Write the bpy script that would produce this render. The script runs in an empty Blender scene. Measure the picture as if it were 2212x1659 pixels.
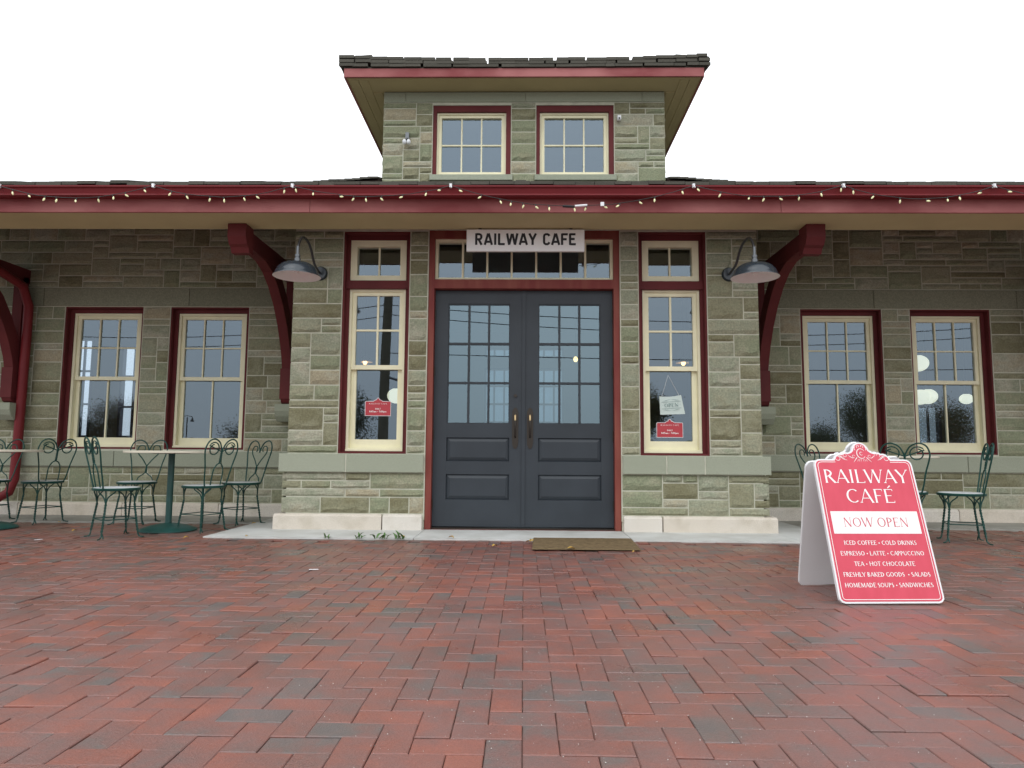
import bpy, math, random
import numpy as np
from mathutils import Vector, Matrix
random.seed(7); rng = np.random.default_rng(7)
PI = math.pi
scn = bpy.context.scene
COL = scn.collection

# ------------------------------------------------------------------ camera
cam_d = bpy.data.cameras.new('camera'); cam = bpy.data.objects.new('camera', cam_d); COL.objects.link(cam)
cam_d.sensor_fit = 'HORIZONTAL'; cam_d.sensor_width = 36.0; cam_d.lens = 36.0*1500/2212
cam_d.clip_start = .05; cam_d.clip_end = 2000
cam.matrix_world = (Matrix.Translation((0, -7.0, .78)) @ Matrix.Rotation(math.radians(1.0), 4, 'Z')
                    @ Matrix.Rotation(math.radians(95.6), 4, 'X') @ Matrix.Rotation(math.radians(.39), 4, 'Z'))
scn.camera = cam

# ------------------------------------------------------------------ world, sun, exposure
SUN_EL, SUN_ROT = math.radians(48), math.radians(200)
w = bpy.data.worlds.new('World'); scn.world = w; w.use_nodes = True
nt = w.node_tree; nt.nodes.clear()
def N(t, ty, **kw):
    n = t.nodes.new(ty)
    for k, v in kw.items(): setattr(n, k, v)
    return n
sky = N(nt, 'ShaderNodeTexSky'); sky.sky_type = 'NISHITA'; sky.sun_disc = False
sky.sun_elevation = SUN_EL; sky.sun_rotation = SUN_ROT; sky.air_density = 1.0; sky.dust_density = 2.0
tc = N(nt, 'ShaderNodeTexCoord')
cn = N(nt, 'ShaderNodeTexNoise'); cn.inputs['Scale'].default_value = 1.6; cn.inputs['Detail'].default_value = 5
nt.links.new(tc.outputs['Generated'], cn.inputs['Vector'])
cr = N(nt, 'ShaderNodeValToRGB'); cr.color_ramp.elements[0].position = .3; cr.color_ramp.elements[1].position = .75
CLOUD = 11.2
cr.color_ramp.elements[0].color = (.86, .90, .95, 1); cr.color_ramp.elements[1].color = (.99, 1.0, 1.01, 1)
nt.links.new(cn.outputs['Fac'], cr.inputs['Fac'])
# an overcast sky is brighter overhead than at the horizon
sep = N(nt, 'ShaderNodeSeparateXYZ'); nt.links.new(tc.outputs['Generated'], sep.inputs[0])
ov = N(nt, 'ShaderNodeMapRange'); ov.inputs['To Min'].default_value = CLOUD; ov.inputs['To Max'].default_value = CLOUD*2.3
nt.links.new(sep.outputs['Z'], ov.inputs['Value'])
mul = N(nt, 'ShaderNodeVectorMath', operation='SCALE'); nt.links.new(ov.outputs[0], mul.inputs['Scale'])
nt.links.new(cr.outputs['Color'], mul.inputs[0])
mx = N(nt, 'ShaderNodeMix', data_type='RGBA'); mx.inputs['Factor'].default_value = .93
nt.links.new(sky.outputs['Color'], mx.inputs[6]); nt.links.new(mul.outputs['Vector'], mx.inputs[7])
bg = N(nt, 'ShaderNodeBackground'); bg.inputs['Strength'].default_value = .1
nt.links.new(mx.outputs[2], bg.inputs['Color'])
wo = N(nt, 'ShaderNodeOutputWorld'); nt.links.new(bg.outputs[0], wo.inputs[0])
sd = bpy.data.lights.new('sun', 'SUN'); sd.energy = .5; sd.angle = math.radians(40); sd.color = (1, .97, .93)
sun = bpy.data.objects.new('sun', sd); COL.objects.link(sun)
sun.rotation_euler = (math.radians(90-48), 0, math.radians(-20)); sun.location = (-5, -20, 30)
scn.view_settings.view_transform = 'Standard'; scn.view_settings.look = 'None'
scn.view_settings.exposure = 0.0; scn.view_settings.gamma = 1.0; scn.view_settings.use_curve_mapping = False
scn.render.engine = 'CYCLES'
scn.cycles.max_bounces = 8; scn.cycles.transparent_max_bounces = 24; scn.cycles.use_denoising = True

# ------------------------------------------------------------------ materials
def lin(r, g, b):
    f = lambda c: ((c/255+.055)/1.055)**2.4 if c/255 > .04045 else c/255/12.92
    return (f(r), f(g), f(b))
def mat(name, col, rough=.6, spec=.5, metal=0., n_scale=0, n_amt=.15, bump=0, b_scale=60, col2=None, stretch=(1,1,1), b_dist=.004, coat=0, thresh=(.35,.7)):
    m = bpy.data.materials.new(name); m.use_nodes = True; t = m.node_tree; b = t.nodes['Principled BSDF']
    b.inputs['Base Color'].default_value = (*col, 1); b.inputs['Roughness'].default_value = rough
    b.inputs['Specular IOR Level'].default_value = spec; b.inputs['Metallic'].default_value = metal
    b.inputs['Coat Weight'].default_value = coat
    g = N(t, 'ShaderNodeNewGeometry'); mp = N(t, 'ShaderNodeMapping'); mp.inputs['Scale'].default_value = stretch
    t.links.new(g.outputs['Position'], mp.inputs['Vector'])
    if n_scale:
        n = N(t, 'ShaderNodeTexNoise'); n.inputs['Scale'].default_value = n_scale; n.inputs['Detail'].default_value = 6
        t.links.new(mp.outputs[0], n.inputs['Vector'])
        r = N(t, 'ShaderNodeValToRGB'); r.color_ramp.elements[0].position = thresh[0]; r.color_ramp.elements[1].position = thresh[1]
        c2 = col2 or tuple(c*(1-n_amt*2) for c in col)
        r.color_ramp.elements[0].color = (*col, 1); r.color_ramp.elements[1].color = (*c2, 1)
        t.links.new(n.outputs['Fac'], r.inputs['Fac']); t.links.new(r.outputs['Color'], b.inputs['Base Color'])
    if bump:
        n2 = N(t, 'ShaderNodeTexNoise'); n2.inputs['Scale'].default_value = b_scale; n2.inputs['Detail'].default_value = 6
        t.links.new(mp.outputs[0], n2.inputs['Vector'])
        bn = N(t, 'ShaderNodeBump'); bn.inputs['Strength'].default_value = bump; bn.inputs['Distance'].default_value = b_dist
        t.links.new(n2.outputs['Fac'], bn.inputs['Height']); t.links.new(bn.outputs[0], b.inputs['Normal'])
    return m

def attr_mat(name, stops, rough, spec=.5, bump=.5, b_scale=50, b_dist=.006, mottle=.35, m_scale=9, stain=None, rough_var=0, stretch=(1,1,1), interp='LINEAR', specks=False):
    """Material whose tone is picked per piece by the mesh attribute rnd."""
    m = bpy.data.materials.new(name); m.use_nodes = True; t = m.node_tree; b = t.nodes['Principled BSDF']
    b.inputs['Specular IOR Level'].default_value = spec
    a = N(t, 'ShaderNodeAttribute'); a.attribute_name = 'rnd'
    g = N(t, 'ShaderNodeNewGeometry'); mp = N(t, 'ShaderNodeMapping'); mp.inputs['Scale'].default_value = stretch
    t.links.new(g.outputs['Position'], mp.inputs['Vector'])
    n = N(t, 'ShaderNodeTexNoise'); n.inputs['Scale'].default_value = m_scale; n.inputs['Detail'].default_value = 5; n.inputs['Roughness'].default_value = .6
    ps = N(t, 'ShaderNodeMath', operation='MULTIPLY'); ps.inputs[1].default_value = 41.0; t.links.new(a.outputs['Fac'], ps.inputs[0])
    pv = N(t, 'ShaderNodeVectorMath', operation='ADD'); t.links.new(mp.outputs[0], pv.inputs[0]); t.links.new(ps.outputs[0], pv.inputs[1])
    t.links.new(pv.outputs[0], n.inputs['Vector'])
    # piece tone shifted a little by noise so that one piece mottles between two tones
    ma = N(t, 'ShaderNodeMath', operation='MULTIPLY_ADD'); ma.inputs[1].default_value = mottle; ma.inputs[2].default_value = -mottle*.5
    t.links.new(n.outputs['Fac'], ma.inputs[0])
    ad = N(t, 'ShaderNodeMath', operation='ADD'); t.links.new(a.outputs['Fac'], ad.inputs[0]); t.links.new(ma.outputs[0], ad.inputs[1])
    r = N(t, 'ShaderNodeValToRGB'); r.color_ramp.interpolation = interp
    els = r.color_ramp.elements
    while len(els) < len(stops): els.new(.5)
    for e, (p, c) in zip(els, stops): e.position = p; e.color = (*c, 1)
    t.links.new(ad.outputs[0], r.inputs['Fac']); out = r.outputs['Color']
    # fine grain
    gr = N(t, 'ShaderNodeTexNoise'); gr.inputs['Scale'].default_value = b_scale*2.5; gr.inputs['Detail'].default_value = 3
    t.links.new(g.outputs['Position'], gr.inputs['Vector'])
    mr = N(t, 'ShaderNodeMapRange'); mr.inputs['From Min'].default_value = .3; mr.inputs['From Max'].default_value = .7
    mr.inputs['To Min'].default_value = .80; mr.inputs['To Max'].default_value = 1.18
    t.links.new(gr.outputs['Fac'], mr.inputs['Value'])
    sc = N(t, 'ShaderNodeVectorMath', operation='SCALE'); t.links.new(out, sc.inputs[0]); t.links.new(mr.outputs[0], sc.inputs['Scale']); out = sc.outputs['Vector']
    if stain:
        s = N(t, 'ShaderNodeTexNoise'); s.inputs['Scale'].default_value = stain[1]; s.inputs['Detail'].default_value = 7
        t.links.new(g.outputs['Position'], s.inputs['Vector'])
        sr = N(t, 'ShaderNodeMapRange'); sr.inputs['From Min'].default_value = stain[2]; sr.inputs['From Max'].default_value = stain[3]
        sr.inputs['To Max'].default_value = stain[4]
        t.links.new(s.outputs['Fac'], sr.inputs['Value'])
        x = N(t, 'ShaderNodeMix', data_type='RGBA'); x.inputs[7].default_value = (*stain[0], 1)
        t.links.new(sr.outputs[0], x.inputs['Factor']); t.links.new(out, x.inputs[6]); out = x.outputs[2]
    t.links.new(out, b.inputs['Base Color'])
    if rough_var:
        rn = N(t, 'ShaderNodeTexNoise'); rn.inputs['Scale'].default_value = 2.2; rn.inputs['Detail'].default_value = 6
        t.links.new(g.outputs['Position'], rn.inputs['Vector'])
        rr = N(t, 'ShaderNodeMapRange'); rr.inputs['From Min'].default_value = .35; rr.inputs['From Max'].default_value = .68
        rr.inputs['To Min'].default_value = rough-rough_var; rr.inputs['To Max'].default_value = rough+rough_var
        t.links.new(rn.outputs['Fac'], rr.inputs['Value']); t.links.new(rr.outputs[0], b.inputs['Roughness'])
    else: b.inputs['Roughness'].default_value = rough
    n2 = N(t, 'ShaderNodeTexNoise'); n2.inputs['Scale'].default_value = b_scale; n2.inputs['Detail'].default_value = 8; n2.inputs['Roughness'].default_value = .65
    t.links.new(mp.outputs[0], n2.inputs['Vector'])
    bn = N(t, 'ShaderNodeBump'); bn.inputs['Strength'].default_value = bump; bn.inputs['Distance'].default_value = b_dist
    t.links.new(n2.outputs['Fac'], bn.inputs['Height']); t.links.new(bn.outputs[0], b.inputs['Normal'])
    return m

M = {}
M['stone'] = attr_mat('rock_faced_sandstone', [(0, (.19,.18,.105)), (.2, (.27,.265,.175)), (.4, (.24,.265,.17)), (.58, (.32,.31,.215)), (.76, (.28,.30,.215)), (.88, (.37,.36,.275)), (1, (.36,.32,.22))],
                      .85, .3, bump=.7, b_scale=24, b_dist=.012, mottle=.7, m_scale=4, stain=((.25,.20,.11), 4.2, .58, .82, .4), stretch=(1,1,1.8))
M['mortar'] = mat('pale_mortar', (.58,.58,.47), .9, .2, n_scale=7, n_amt=.12, bump=.5, b_scale=90)
M['smooth_stone'] = attr_mat('smooth_sawn_sandstone', [(0, (.31,.335,.255)), (1, (.36,.385,.30))], .8, .3, bump=.25, b_scale=70, b_dist=.003, mottle=.5, m_scale=3)
M['lintel'] = attr_mat('dark_lintel_sandstone', [(0, (.22,.225,.16)), (1, (.27,.275,.20))], .85, .25, bump=.4, b_scale=30, b_dist=.005, mottle=.6, m_scale=2.5)  # darker tone than the other smooth stone
M['plinth'] = attr_mat('cream_limestone', [(0, (.62,.555,.465)), (1, (.68,.64,.575))], .75, .35, bump=.25, b_scale=60, b_dist=.003, mottle=.7, m_scale=2.5, stain=((.36,.31,.22), 5.5, .5, .85, .6))
M['brick'] = attr_mat('clay_paver', [(0, (.104,.090,.084)), (.16, (.122,.094,.084)), (.30, (.148,.084,.072)), (.46, (.170,.080,.066)), (.62, (.192,.078,.060)), (.82, (.222,.076,.053)), (1, (.25,.082,.053))],
                      .40, .6, bump=.7, b_scale=110, b_dist=.004, mottle=2.3, m_scale=4.2, stain=((.150,.088,.078), .9, .42, .72, .5), rough_var=.15)
M['bed'] = mat('sandy_joint', (.13,.085,.07), .95, .2, n_scale=20, bump=.6, b_scale=200)
M['concrete'] = mat('damp_concrete', (.60,.61,.59), .65, .3, n_scale=3, col2=(.46,.46,.43), bump=.3, b_scale=90)
M['concrete_dark'] = mat('grey_concrete_strip', (.36,.35,.31), .7, .4, n_scale=4, col2=(.27,.26,.23), bump=.4, b_scale=80)
M['ground'] = mat('light_bounce_asphalt', (.16,.155,.145), .7, .4, n_scale=.6, col2=(.11,.108,.10), bump=.5, b_scale=40)  # asphalt colour lightened to bounce more light up to the soffits
M['cream'] = mat('cream_window_paint', (.87,.83,.59), .5, .35, n_scale=5, n_amt=.05, bump=.1, b_scale=40)
M['red'] = mat('oxblood_trim_paint', (.140,.027,.028), .6, .2, n_scale=3, col2=(.105,.021,.023), bump=.12, b_scale=50)
M['red_jamb'] = mat('worn_red_jamb_paint', (.185,.034,.030), .55, .25, n_scale=9, col2=(.24,.07,.05), stretch=(1,1,.2), bump=.15, b_scale=60)
M['fascia'] = mat('weathered_pink_red_paint', (.42,.165,.16), .75, .2, n_scale=1.6, col2=(.25,.065,.068), stretch=(1,1,2.0), bump=.15, b_scale=30)
M['gutter'] = mat('enamelled_red_metal', (.185,.020,.024), .45, .22, n_scale=2, col2=(.16,.018,.022))
M['soffit'] = mat('tan_soffit_paint', (.54,.465,.265), .7, .2, n_scale=2, n_amt=.05, bump=.1, b_scale=20)
M['ceiling_wood'] = mat('dark_stained_boards', (.045,.032,.026), .85, .15, n_scale=6, stretch=(1,1,1), bump=.2, b_scale=30)
M['door'] = mat('slate_door_paint', (.038,.047,.057), .45, .35, n_scale=2.5, n_amt=.10, bump=.08, b_scale=50)
M['bronze'] = mat('aged_bronze', (.06,.052,.045), .35, .5, metal=.8)
M['brass'] = mat('worn_brass', (.45,.33,.18), .28, .5, metal=1.)
M['shingle'] = attr_mat('cedar_shingle', [(0, (.070,.068,.055)), (1, (.100,.095,.078))], .85, .25, bump=.6, b_scale=60, stretch=(3,1,1))
M['green'] = mat('dark_green_enamel', (.010,.060,.048), .4, .3, n_scale=12, n_amt=.1)
M['green_base'] = mat('green_table_enamel', (.014,.075,.068), .42, .5, n_scale=8, col2=(.012,.058,.048))
M['seat'] = mat('sky_sheen_seat_pad', (.62,.65,.66), .25, .5)  # white sky mirrored in the wet pad is put into its pale colour
M['tabletop'] = mat('cream_laminate', (.66,.62,.50), .4, .5, n_scale=8, n_amt=.04)
M['lamp'] = mat('dark_enamel_shade', (.022,.032,.042), .25, .5, coat=.15)
M['lamp_in'] = mat('white_enamel_reflector', (.78,.75,.75), .4, .4)
M['galv'] = mat('galvanised_steel', (.16,.17,.18), .35, .5, metal=.7)
M['pipe'] = mat('black_gooseneck', (.03,.03,.032), .35, .5)
M['white_sign'] = mat('white_sign_paint', (.84,.85,.85), .5, .4, n_scale=2, n_amt=.03)
M['black'] = mat('black_lettering', (.018,.018,.022), .5, .4)
M['board_white'] = mat('white_plastic_board', (.78,.79,.80), .4, .5, n_scale=3, n_amt=.03)
M['board_red'] = mat('coral_red_print', (.64,.062,.105), .42, .5, n_scale=6, col2=(.58,.05,.085), stretch=(3,3,.4))
M['print_white'] = mat('white_print', (.86,.86,.84), .45, .4)
M['print_red'] = mat('red_print', (.60,.08,.12), .45, .4)
M['print_grey'] = mat('grey_green_print', (.22,.32,.31), .5, .3)
M['paper'] = mat('pale_card', (.62,.72,.68), .6, .3)
M['sticker'] = mat('crimson_card', (.48,.045,.06), .35, .5)
M['mat'] = mat('coir_mat', (.25,.18,.10), .95, .1, n_scale=30, n_amt=.2, bump=1, b_scale=350, b_dist=.01)
M['inner_wall'] = mat('interior_plaster', (.20,.185,.155), .8, .2, n_scale=1.5)
M['inner_floor'] = mat('interior_floor', (.09,.06,.04), .5, .4)
M['blue_frame'] = mat('dark_interior_frame', (.05,.045,.09), .5, .4)
M['leaf_y'] = mat('yellow_leaf', (.55,.38,.09), .6, .3, n_scale=40, col2=(.45,.25,.06))
M['weed'] = mat('weed_green', (.09,.19,.05), .5, .4)
M['grit'] = mat('pale_grit', (.60,.59,.55), .7, .3)
M['wood_pole'] = mat('weathered_pole', (.16,.14,.10), .9, .2, n_scale=5, stretch=(3,3,.3), bump=.6, b_scale=30)
M['wire'] = mat('black_wire', (.02,.02,.022), .6, .3)
M['bark'] = mat('tree_bark', (.09,.07,.055), .9, .2, n_scale=8, bump=.8, b_scale=25)
M['leaf'] = attr_mat('autumn_leaves', [(0, (.03,.05,.015)), (.45, (.06,.08,.02)), (.7, (.12,.10,.02)), (1, (.22,.07,.015))], .6, .3, bump=.1, mottle=.3, m_scale=.5)
M['string'] = mat('dark_green_cable', (.02,.03,.028), .5, .4)
M['clip'] = mat('white_clip', (.8,.82,.85), .35, .5)
def emis(name, col, s, base=(.8,.75,.6)):
    m = mat(name, base, .4, .5); b = m.node_tree.nodes['Principled BSDF']
    b.inputs['Emission Color'].default_value = (*col, 1); b.inputs['Emission Strength'].default_value = s; return m
M['globe'] = emis('opal_globe', (1,.98,.72), .9)
M['flame'] = emis('warm_filament', (1,.55,.18), 5.)
M['bulb'] = emis('cream_bulb', (.85,.85,.45), .25, (.75,.75,.45))
def glass(name, tint, gl, ior):
    m = bpy.data.materials.new(name); m.use_nodes = True; t = m.node_tree; t.nodes.clear()
    o = N(t, 'ShaderNodeOutputMaterial'); x = N(t, 'ShaderNodeMixShader'); fr = N(t, 'ShaderNodeFresnel'); fr.inputs['IOR'].default_value = ior
    tr = N(t, 'ShaderNodeBsdfTransparent'); tr.inputs['Color'].default_value = (*tint, 1)
    g = N(t, 'ShaderNodeBsdfGlossy'); g.inputs['Roughness'].default_value = 0.004; g.inputs['Color'].default_value = (*gl, 1)
    gn = N(t, 'ShaderNodeNewGeometry'); iv = N(t, 'ShaderNodeMath', operation='SUBTRACT'); iv.inputs[0].default_value = 1.0
    t.links.new(gn.outputs['Backfacing'], iv.inputs[1]); fm = N(t, 'ShaderNodeMath', operation='MULTIPLY')
    t.links.new(fr.outputs[0], fm.inputs[0]); t.links.new(iv.outputs[0], fm.inputs[1])
    t.links.new(fm.outputs[0], x.inputs[0]); t.links.new(tr.outputs[0], x.inputs[1]); t.links.new(g.outputs[0], x.inputs[2]); t.links.new(x.outputs[0], o.inputs[0])
    return m
M['glass'] = glass('window_glass', (.88,.92,.95), (.70,.86,1.0), 2.6)
M['door_glass'] = glass('door_glass', (.66,.78,.85), (.66,.88,1.0), 2.9)

M['dim_pane'] = glass('dimmed_far_glass', (.38,.42,.44), (.8,.9,1), 1.5)  # dark tint added to dim the daylight in some far windows

# ------------------------------------------------------------------ geometry helpers
class G:
    def __init__(s): s.v = []; s.f = []; s.a = []
    def add(s, vs, fs, a=0.5):
        o = len(s.v); s.v += [tuple(p) for p in vs]; s.f += [tuple(i+o for i in f) for f in fs]; s.a += [a]*len(fs); return s
    def box(s, x0, x1, y0, y1, z0, z1, a=.5):
        return s.add([(x0,y0,z0),(x1,y0,z0),(x1,y1,z0),(x0,y1,z0),(x0,y0,z1),(x1,y0,z1),(x1,y1,z1),(x0,y1,z1)],
                     [(0,3,2,1),(4,5,6,7),(0,1,5,4),(1,2,6,5),(2,3,7,6),(3,0,4,7)], a)
    def cbox(s, x0, x1, y0, y1, z0, z1, c=.004, a=.5):
        """box with its front (-y) edges chamfered"""
        return s.add([(x0,y1,z0),(x1,y1,z0),(x1,y1,z1),(x0,y1,z1),(x0,y0+c,z0),(x1,y0+c,z0),(x1,y0+c,z1),(x0,y0+c,z1),
                      (x0+c,y0,z0+c),(x1-c,y0,z0+c),(x1-c,y0,z1-c),(x0+c,y0,z1-c)],
                     [(0,3,2,1),(0,1,5,4),(1,2,6,5),(2,3,7,6),(3,0,4,7),(4,5,9,8),(5,6,10,9),(6,7,11,10),(7,4,8,11),(8,9,10,11)], a)
    def tube(s, pts, r, n=6, closed=False, a=.5, r_end=None):
        P = [Vector(p) for p in pts]; m = len(P); fr = []
        T = [((P[(i+1) % m] if closed or i < m-1 else P[i]) - (P[i-1] if closed or i > 0 else P[i])).normalized() for i in range(m)]
        up = Vector((0,0,1)) if abs(T[0].z) < .9 else Vector((1,0,0))
        u = T[0].cross(up).normalized(); vs = []
        for i in range(m):
            u = (u - T[i]*u.dot(T[i])).normalized(); v = T[i].cross(u)
            rr = r if r_end is None else r+(r_end-r)*i/(m-1)
            vs += [P[i] + (u*math.cos(2*PI*k/n) + v*math.sin(2*PI*k/n))*rr for k in range(n)]
        fs = [(i*n+k, i*n+(k+1) % n, ((i+1) % m)*n+(k+1) % n, ((i+1) % m)*n+k) for i in range(m if closed else m-1) for k in range(n)]
        if not closed: fs += [tuple(range(n))[::-1], tuple((m-1)*n+k for k in range(n))]
        return s.add(vs, fs, a)
    def lathe(s, prof, c=(0,0,0), n=24, a=.5, cap=True):
        vs = [(c[0]+r*math.cos(2*PI*k/n), c[1]+r*math.sin(2*PI*k/n), c[2]+z) for r, z in prof for k in range(n)]
        m = len(prof); fs = [(i*n+k, i*n+(k+1) % n, (i+1)*n+(k+1) % n, (i+1)*n+k) for i in range(m-1) for k in range(n)]
        if cap:
            if prof[0][0] > .0005: fs.append(tuple(range(n))[::-1])
            if prof[-1][0] > .0005: fs.append(tuple((m-1)*n+k for k in range(n)))
        return s.add(vs, fs, a)
    def ext(s, prof, x0, x1, a=.5):
        """closed (y,z) profile extruded along x"""
        n = len(prof); vs = [(x0,y,z) for y, z in prof]+[(x1,y,z) for y, z in prof]
        return s.add(vs, [(i, (i+1) % n, n+(i+1) % n, n+i) for i in range(n)]+[tuple(range(n))[::-1], tuple(range(n, 2*n))], a)
    def sphere(s, c, rx, ry, rz, n=12, m=8, a=.5):
        prof = [(math.sin(PI*i/m), -math.cos(PI*i/m)) for i in range(m+1)]
        vs = [(c[0]+r*rx*math.cos(2*PI*k/n), c[1]+r*ry*math.sin(2*PI*k/n), c[2]+z*rz) for r, z in prof for k in range(n)]
        return s.add(vs, [(i*n+k, i*n+(k+1) % n, (i+1)*n+(k+1) % n, (i+1)*n+k) for i in range(m) for k in range(n)], a)
    def mesh(s, name, m, smooth=False, fix=True):
        me = bpy.data.meshes.new(name); me.from_pydata(s.v, [], s.f); me.update()
        if fix:
            import bmesh
            b = bmesh.new(); b.from_mesh(me); bmesh.ops.recalc_face_normals(b, faces=b.faces[:]); b.to_mesh(me); b.free()
        at = me.attributes.new('rnd', 'FLOAT', 'FACE'); at.data.foreach_set('value', np.array(s.a, dtype=np.float32))
        me.materials.append(m)
        if smooth:
            me.shade_smooth()
            try: me.set_sharp_from_angle(angle=math.radians(38))
            except Exception: pass
        return me
    def build(s, name, m, parent=None, loc=None, smooth=False, kind=None, fix=True, **pr):
        o = bpy.data.objects.new(name, s.mesh(name, m, smooth, fix)); COL.objects.link(o)
        if parent is not None: o.parent = parent
        if loc is not None: o.location = loc
        if kind: o['kind'] = kind
        for k, v in pr.items(): o[k] = v
        return o
def thing(name, label, cat, loc=(0,0,0), rz=0, group=None):
    o = bpy.data.objects.new(name, None); COL.objects.link(o); o.location = loc; o.rotation_euler = (0,0,rz)
    o.empty_display_size = .1
    o['label'] = label; o['category'] = cat
    if group: o['group'] = group
    return o
def tag(o, label, cat, group=None):
    o['label'] = label; o['category'] = cat
    if group: o['group'] = group
    return o
def dup_tree(o, parent=None):
    c = o.copy(); COL.objects.link(c)
    if parent is not None: c.parent = parent
    for ch in [x for x in bpy.data.objects if x.parent == o and x != c]: dup_tree(ch, c)
    return c
def dup(root, loc, rz, label=None):
    kids = {}
    for x in bpy.data.objects:
        if x.parent is not None: kids.setdefault(x.parent.name, []).append(x)
    def rec(o, par):
        c = o.copy(); COL.objects.link(c)
        if par is not None: c.parent = par
        for ch in kids.get(o.name, []): rec(ch, c)
        return c
    r = rec(root, None); r.location = loc; r.rotation_euler = (0,0,rz)
    if label: r['label'] = label
    return r

# ------------------------------------------------------------------ ground
G().box(-300, 300, -300, 300, -.30, -.09).build('ground', M['ground'], kind='structure')
paving = G().box(-9.5, 9.5, -10, 1.3, -.085, -.024).build('brick_paving', M['bed'], kind='structure')
SLAB_X0, SLAB_X1, SLAB_Y0 = -2.88, 2.95, -.70
def brick_geo(g, cx, cy, lx, ly, dz, tilt, a, yaw=0):
    c = .0028; t0 = .0
    hx, hy = lx/2, ly/2
    ca, sa = math.cos(yaw), math.sin(yaw)
    vs = []
    for (ex, ey, z) in ((hx, hy, -.045), (hx, hy, -.0026), (hx-c, hy-c, 0)):
        for sx, sy in ((-1,-1),(1,-1),(1,1),(-1,1)):
            x, y = sx*ex, sy*ey
            vs.append((cx+x*ca-y*sa, cy+x*sa+y*ca, z+dz+(x*tilt[0]+y*tilt[1] if z > -.02 else 0)))
    fs = [(0,1,5,4),(1,2,6,5),(2,3,7,6),(3,0,4,7),(4,5,9,8),(5,6,10,9),(6,7,11,10),(7,4,8,11),(8,9,10,11)]
    g.add(vs, fs, a)
bricks = []
nx0, nx1, ny0, ny1 = -92, 92, -95, 12
gap = .0004
for i in range(nx0, nx1):
    for j in range(ny0, ny1):
        k = (i-j) % 4
        if k == 0: cx, cy, lx, ly = (i+1)*.1, (j+.5)*.1, .2, .1
        elif k == 3: cx, cy, lx, ly = (i+.5)*.1, (j+1)*.1, .1, .2
        else: continue
        ox0, ox1, oy1 = cx-lx/2, cx+lx/2, cy+ly/2
        if oy1 > .56: continue
        inside = SLAB_X0-.02 < cx < SLAB_X1+.02 and cy+ly/2 > SLAB_Y0-.10
        if inside: continue
        bricks.append((cx, cy, lx, ly))
# a soldier course along the slab's front edge
x = SLAB_X0-.02
while x < SLAB_X1+.02:
    bricks.append((x+.05, SLAB_Y0-.052, .1, .1)); x += .1
hrng = random.Random(3)
def brick_rand():
    r = hrng.random()
    if r < .09: return hrng.uniform(.18, .32)
    if r < .83: return hrng.uniform(.38, .64)
    return hrng.uniform(.64, .80)
def wave(x, y):   # gentle settlement of the paving
    return .004*math.sin(x*1.3+.6)*math.cos(y*1.7+.2)+.002*math.sin(x*3.1+y*2.3)
def view_size(b):
    d2 = (b[0])**2+(b[1]+7)**2
    vis = b[1] > -5.35 and abs(b[0]) < (b[1]+7)*.76+.15
    return (1 if vis else 0, -d2)
bricks.sort(key=view_size, reverse=True)
stuffg = G(); nb = 0
variants = {}
for n_, b in enumerate(bricks):
    cx, cy, lx, ly = b
    dz = wave(cx, cy)-.008+hrng.uniform(-.0022, .0022)
    if hrng.random() < .02: dz -= hrng.uniform(.002,.006)
    til = (hrng.gauss(0, .006), hrng.gauss(0, .006)); yaw = hrng.gauss(0, .006)
    sx, sy = lx-gap*2-hrng.uniform(0,.0015), ly-gap*2-hrng.uniform(0,.0015)
    if n_ < 300:
        key = (lx > ly, lx == ly, n_ % 60)
        if key not in variants:
            g = G(); brick_geo(g, 0, 0, sx, sy, 0, (0,0), brick_rand(), 0); variants[key] = g.mesh('brick', M['brick'], fix=False)
        o = bpy.data.objects.new('brick', variants[key]); COL.objects.link(o); o.parent = paving
        o.location = (cx, cy, dz); o.rotation_euler = (til[1], -til[0], yaw)
    else:
        brick_geo(stuffg, cx, cy, sx, sy, dz, til, brick_rand(), yaw)
stuffg.build('brick_field', M['brick'], paving, kind='stuff', fix=False)
# concrete at the doorstep and along the walls
slabs = G().box(SLAB_X0-.0, SLAB_X1, SLAB_Y0+.005, 1.31, -.08, -.004).build('concrete_apron', M['bed'], kind='structure')
for (a, b) in ((SLAB_X0, -.985), (-.979, .975), (.981, 2.47), (2.476, SLAB_X1)):
    G().box(a, b, SLAB_Y0, 1.24, -.01, .006).build('concrete_slab', M['concrete'], slabs)
for a, b in ((-9.5, -2.89), (2.96, 9.5)):
    G().box(a, b, .57, 1.24, -.03, .002).build('concrete_strip', M['concrete_dark'], kind='structure')
# grit
gg = G(); r2 = random.Random(11)
for _ in range(4200):
    d = r2.uniform(1.5, 5.5)**1.0; x = r2.uniform(-.8, .8)*d; y = -7+d
    if r2.random() > (1.2-d/5.5): continue
    if not (math.sin(x*2.1+1)+math.cos(y*2.7+x) + r2.uniform(-1.2,1.2) > 0): continue
    if y > SLAB_Y0-.1: continue
    s = r2.choice((.0006,.0008,.0010,.0017))*r2.uniform(.7,1.1); z = wave(x, y)-.006
    a = r2.uniform(0, PI); c, q = math.cos(a)*s, math.sin(a)*s
    gg.add([(x-c,y-q,z),(x+q,y-c,z),(x+c,y+q,z),(x-q,y+c,z),(x,y,z+s*1.2)], [(0,1,4),(1,2,4),(2,3,4),(3,0,4)])
gg.build('grit', M['grit'], kind='stuff', fix=False)

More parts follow.
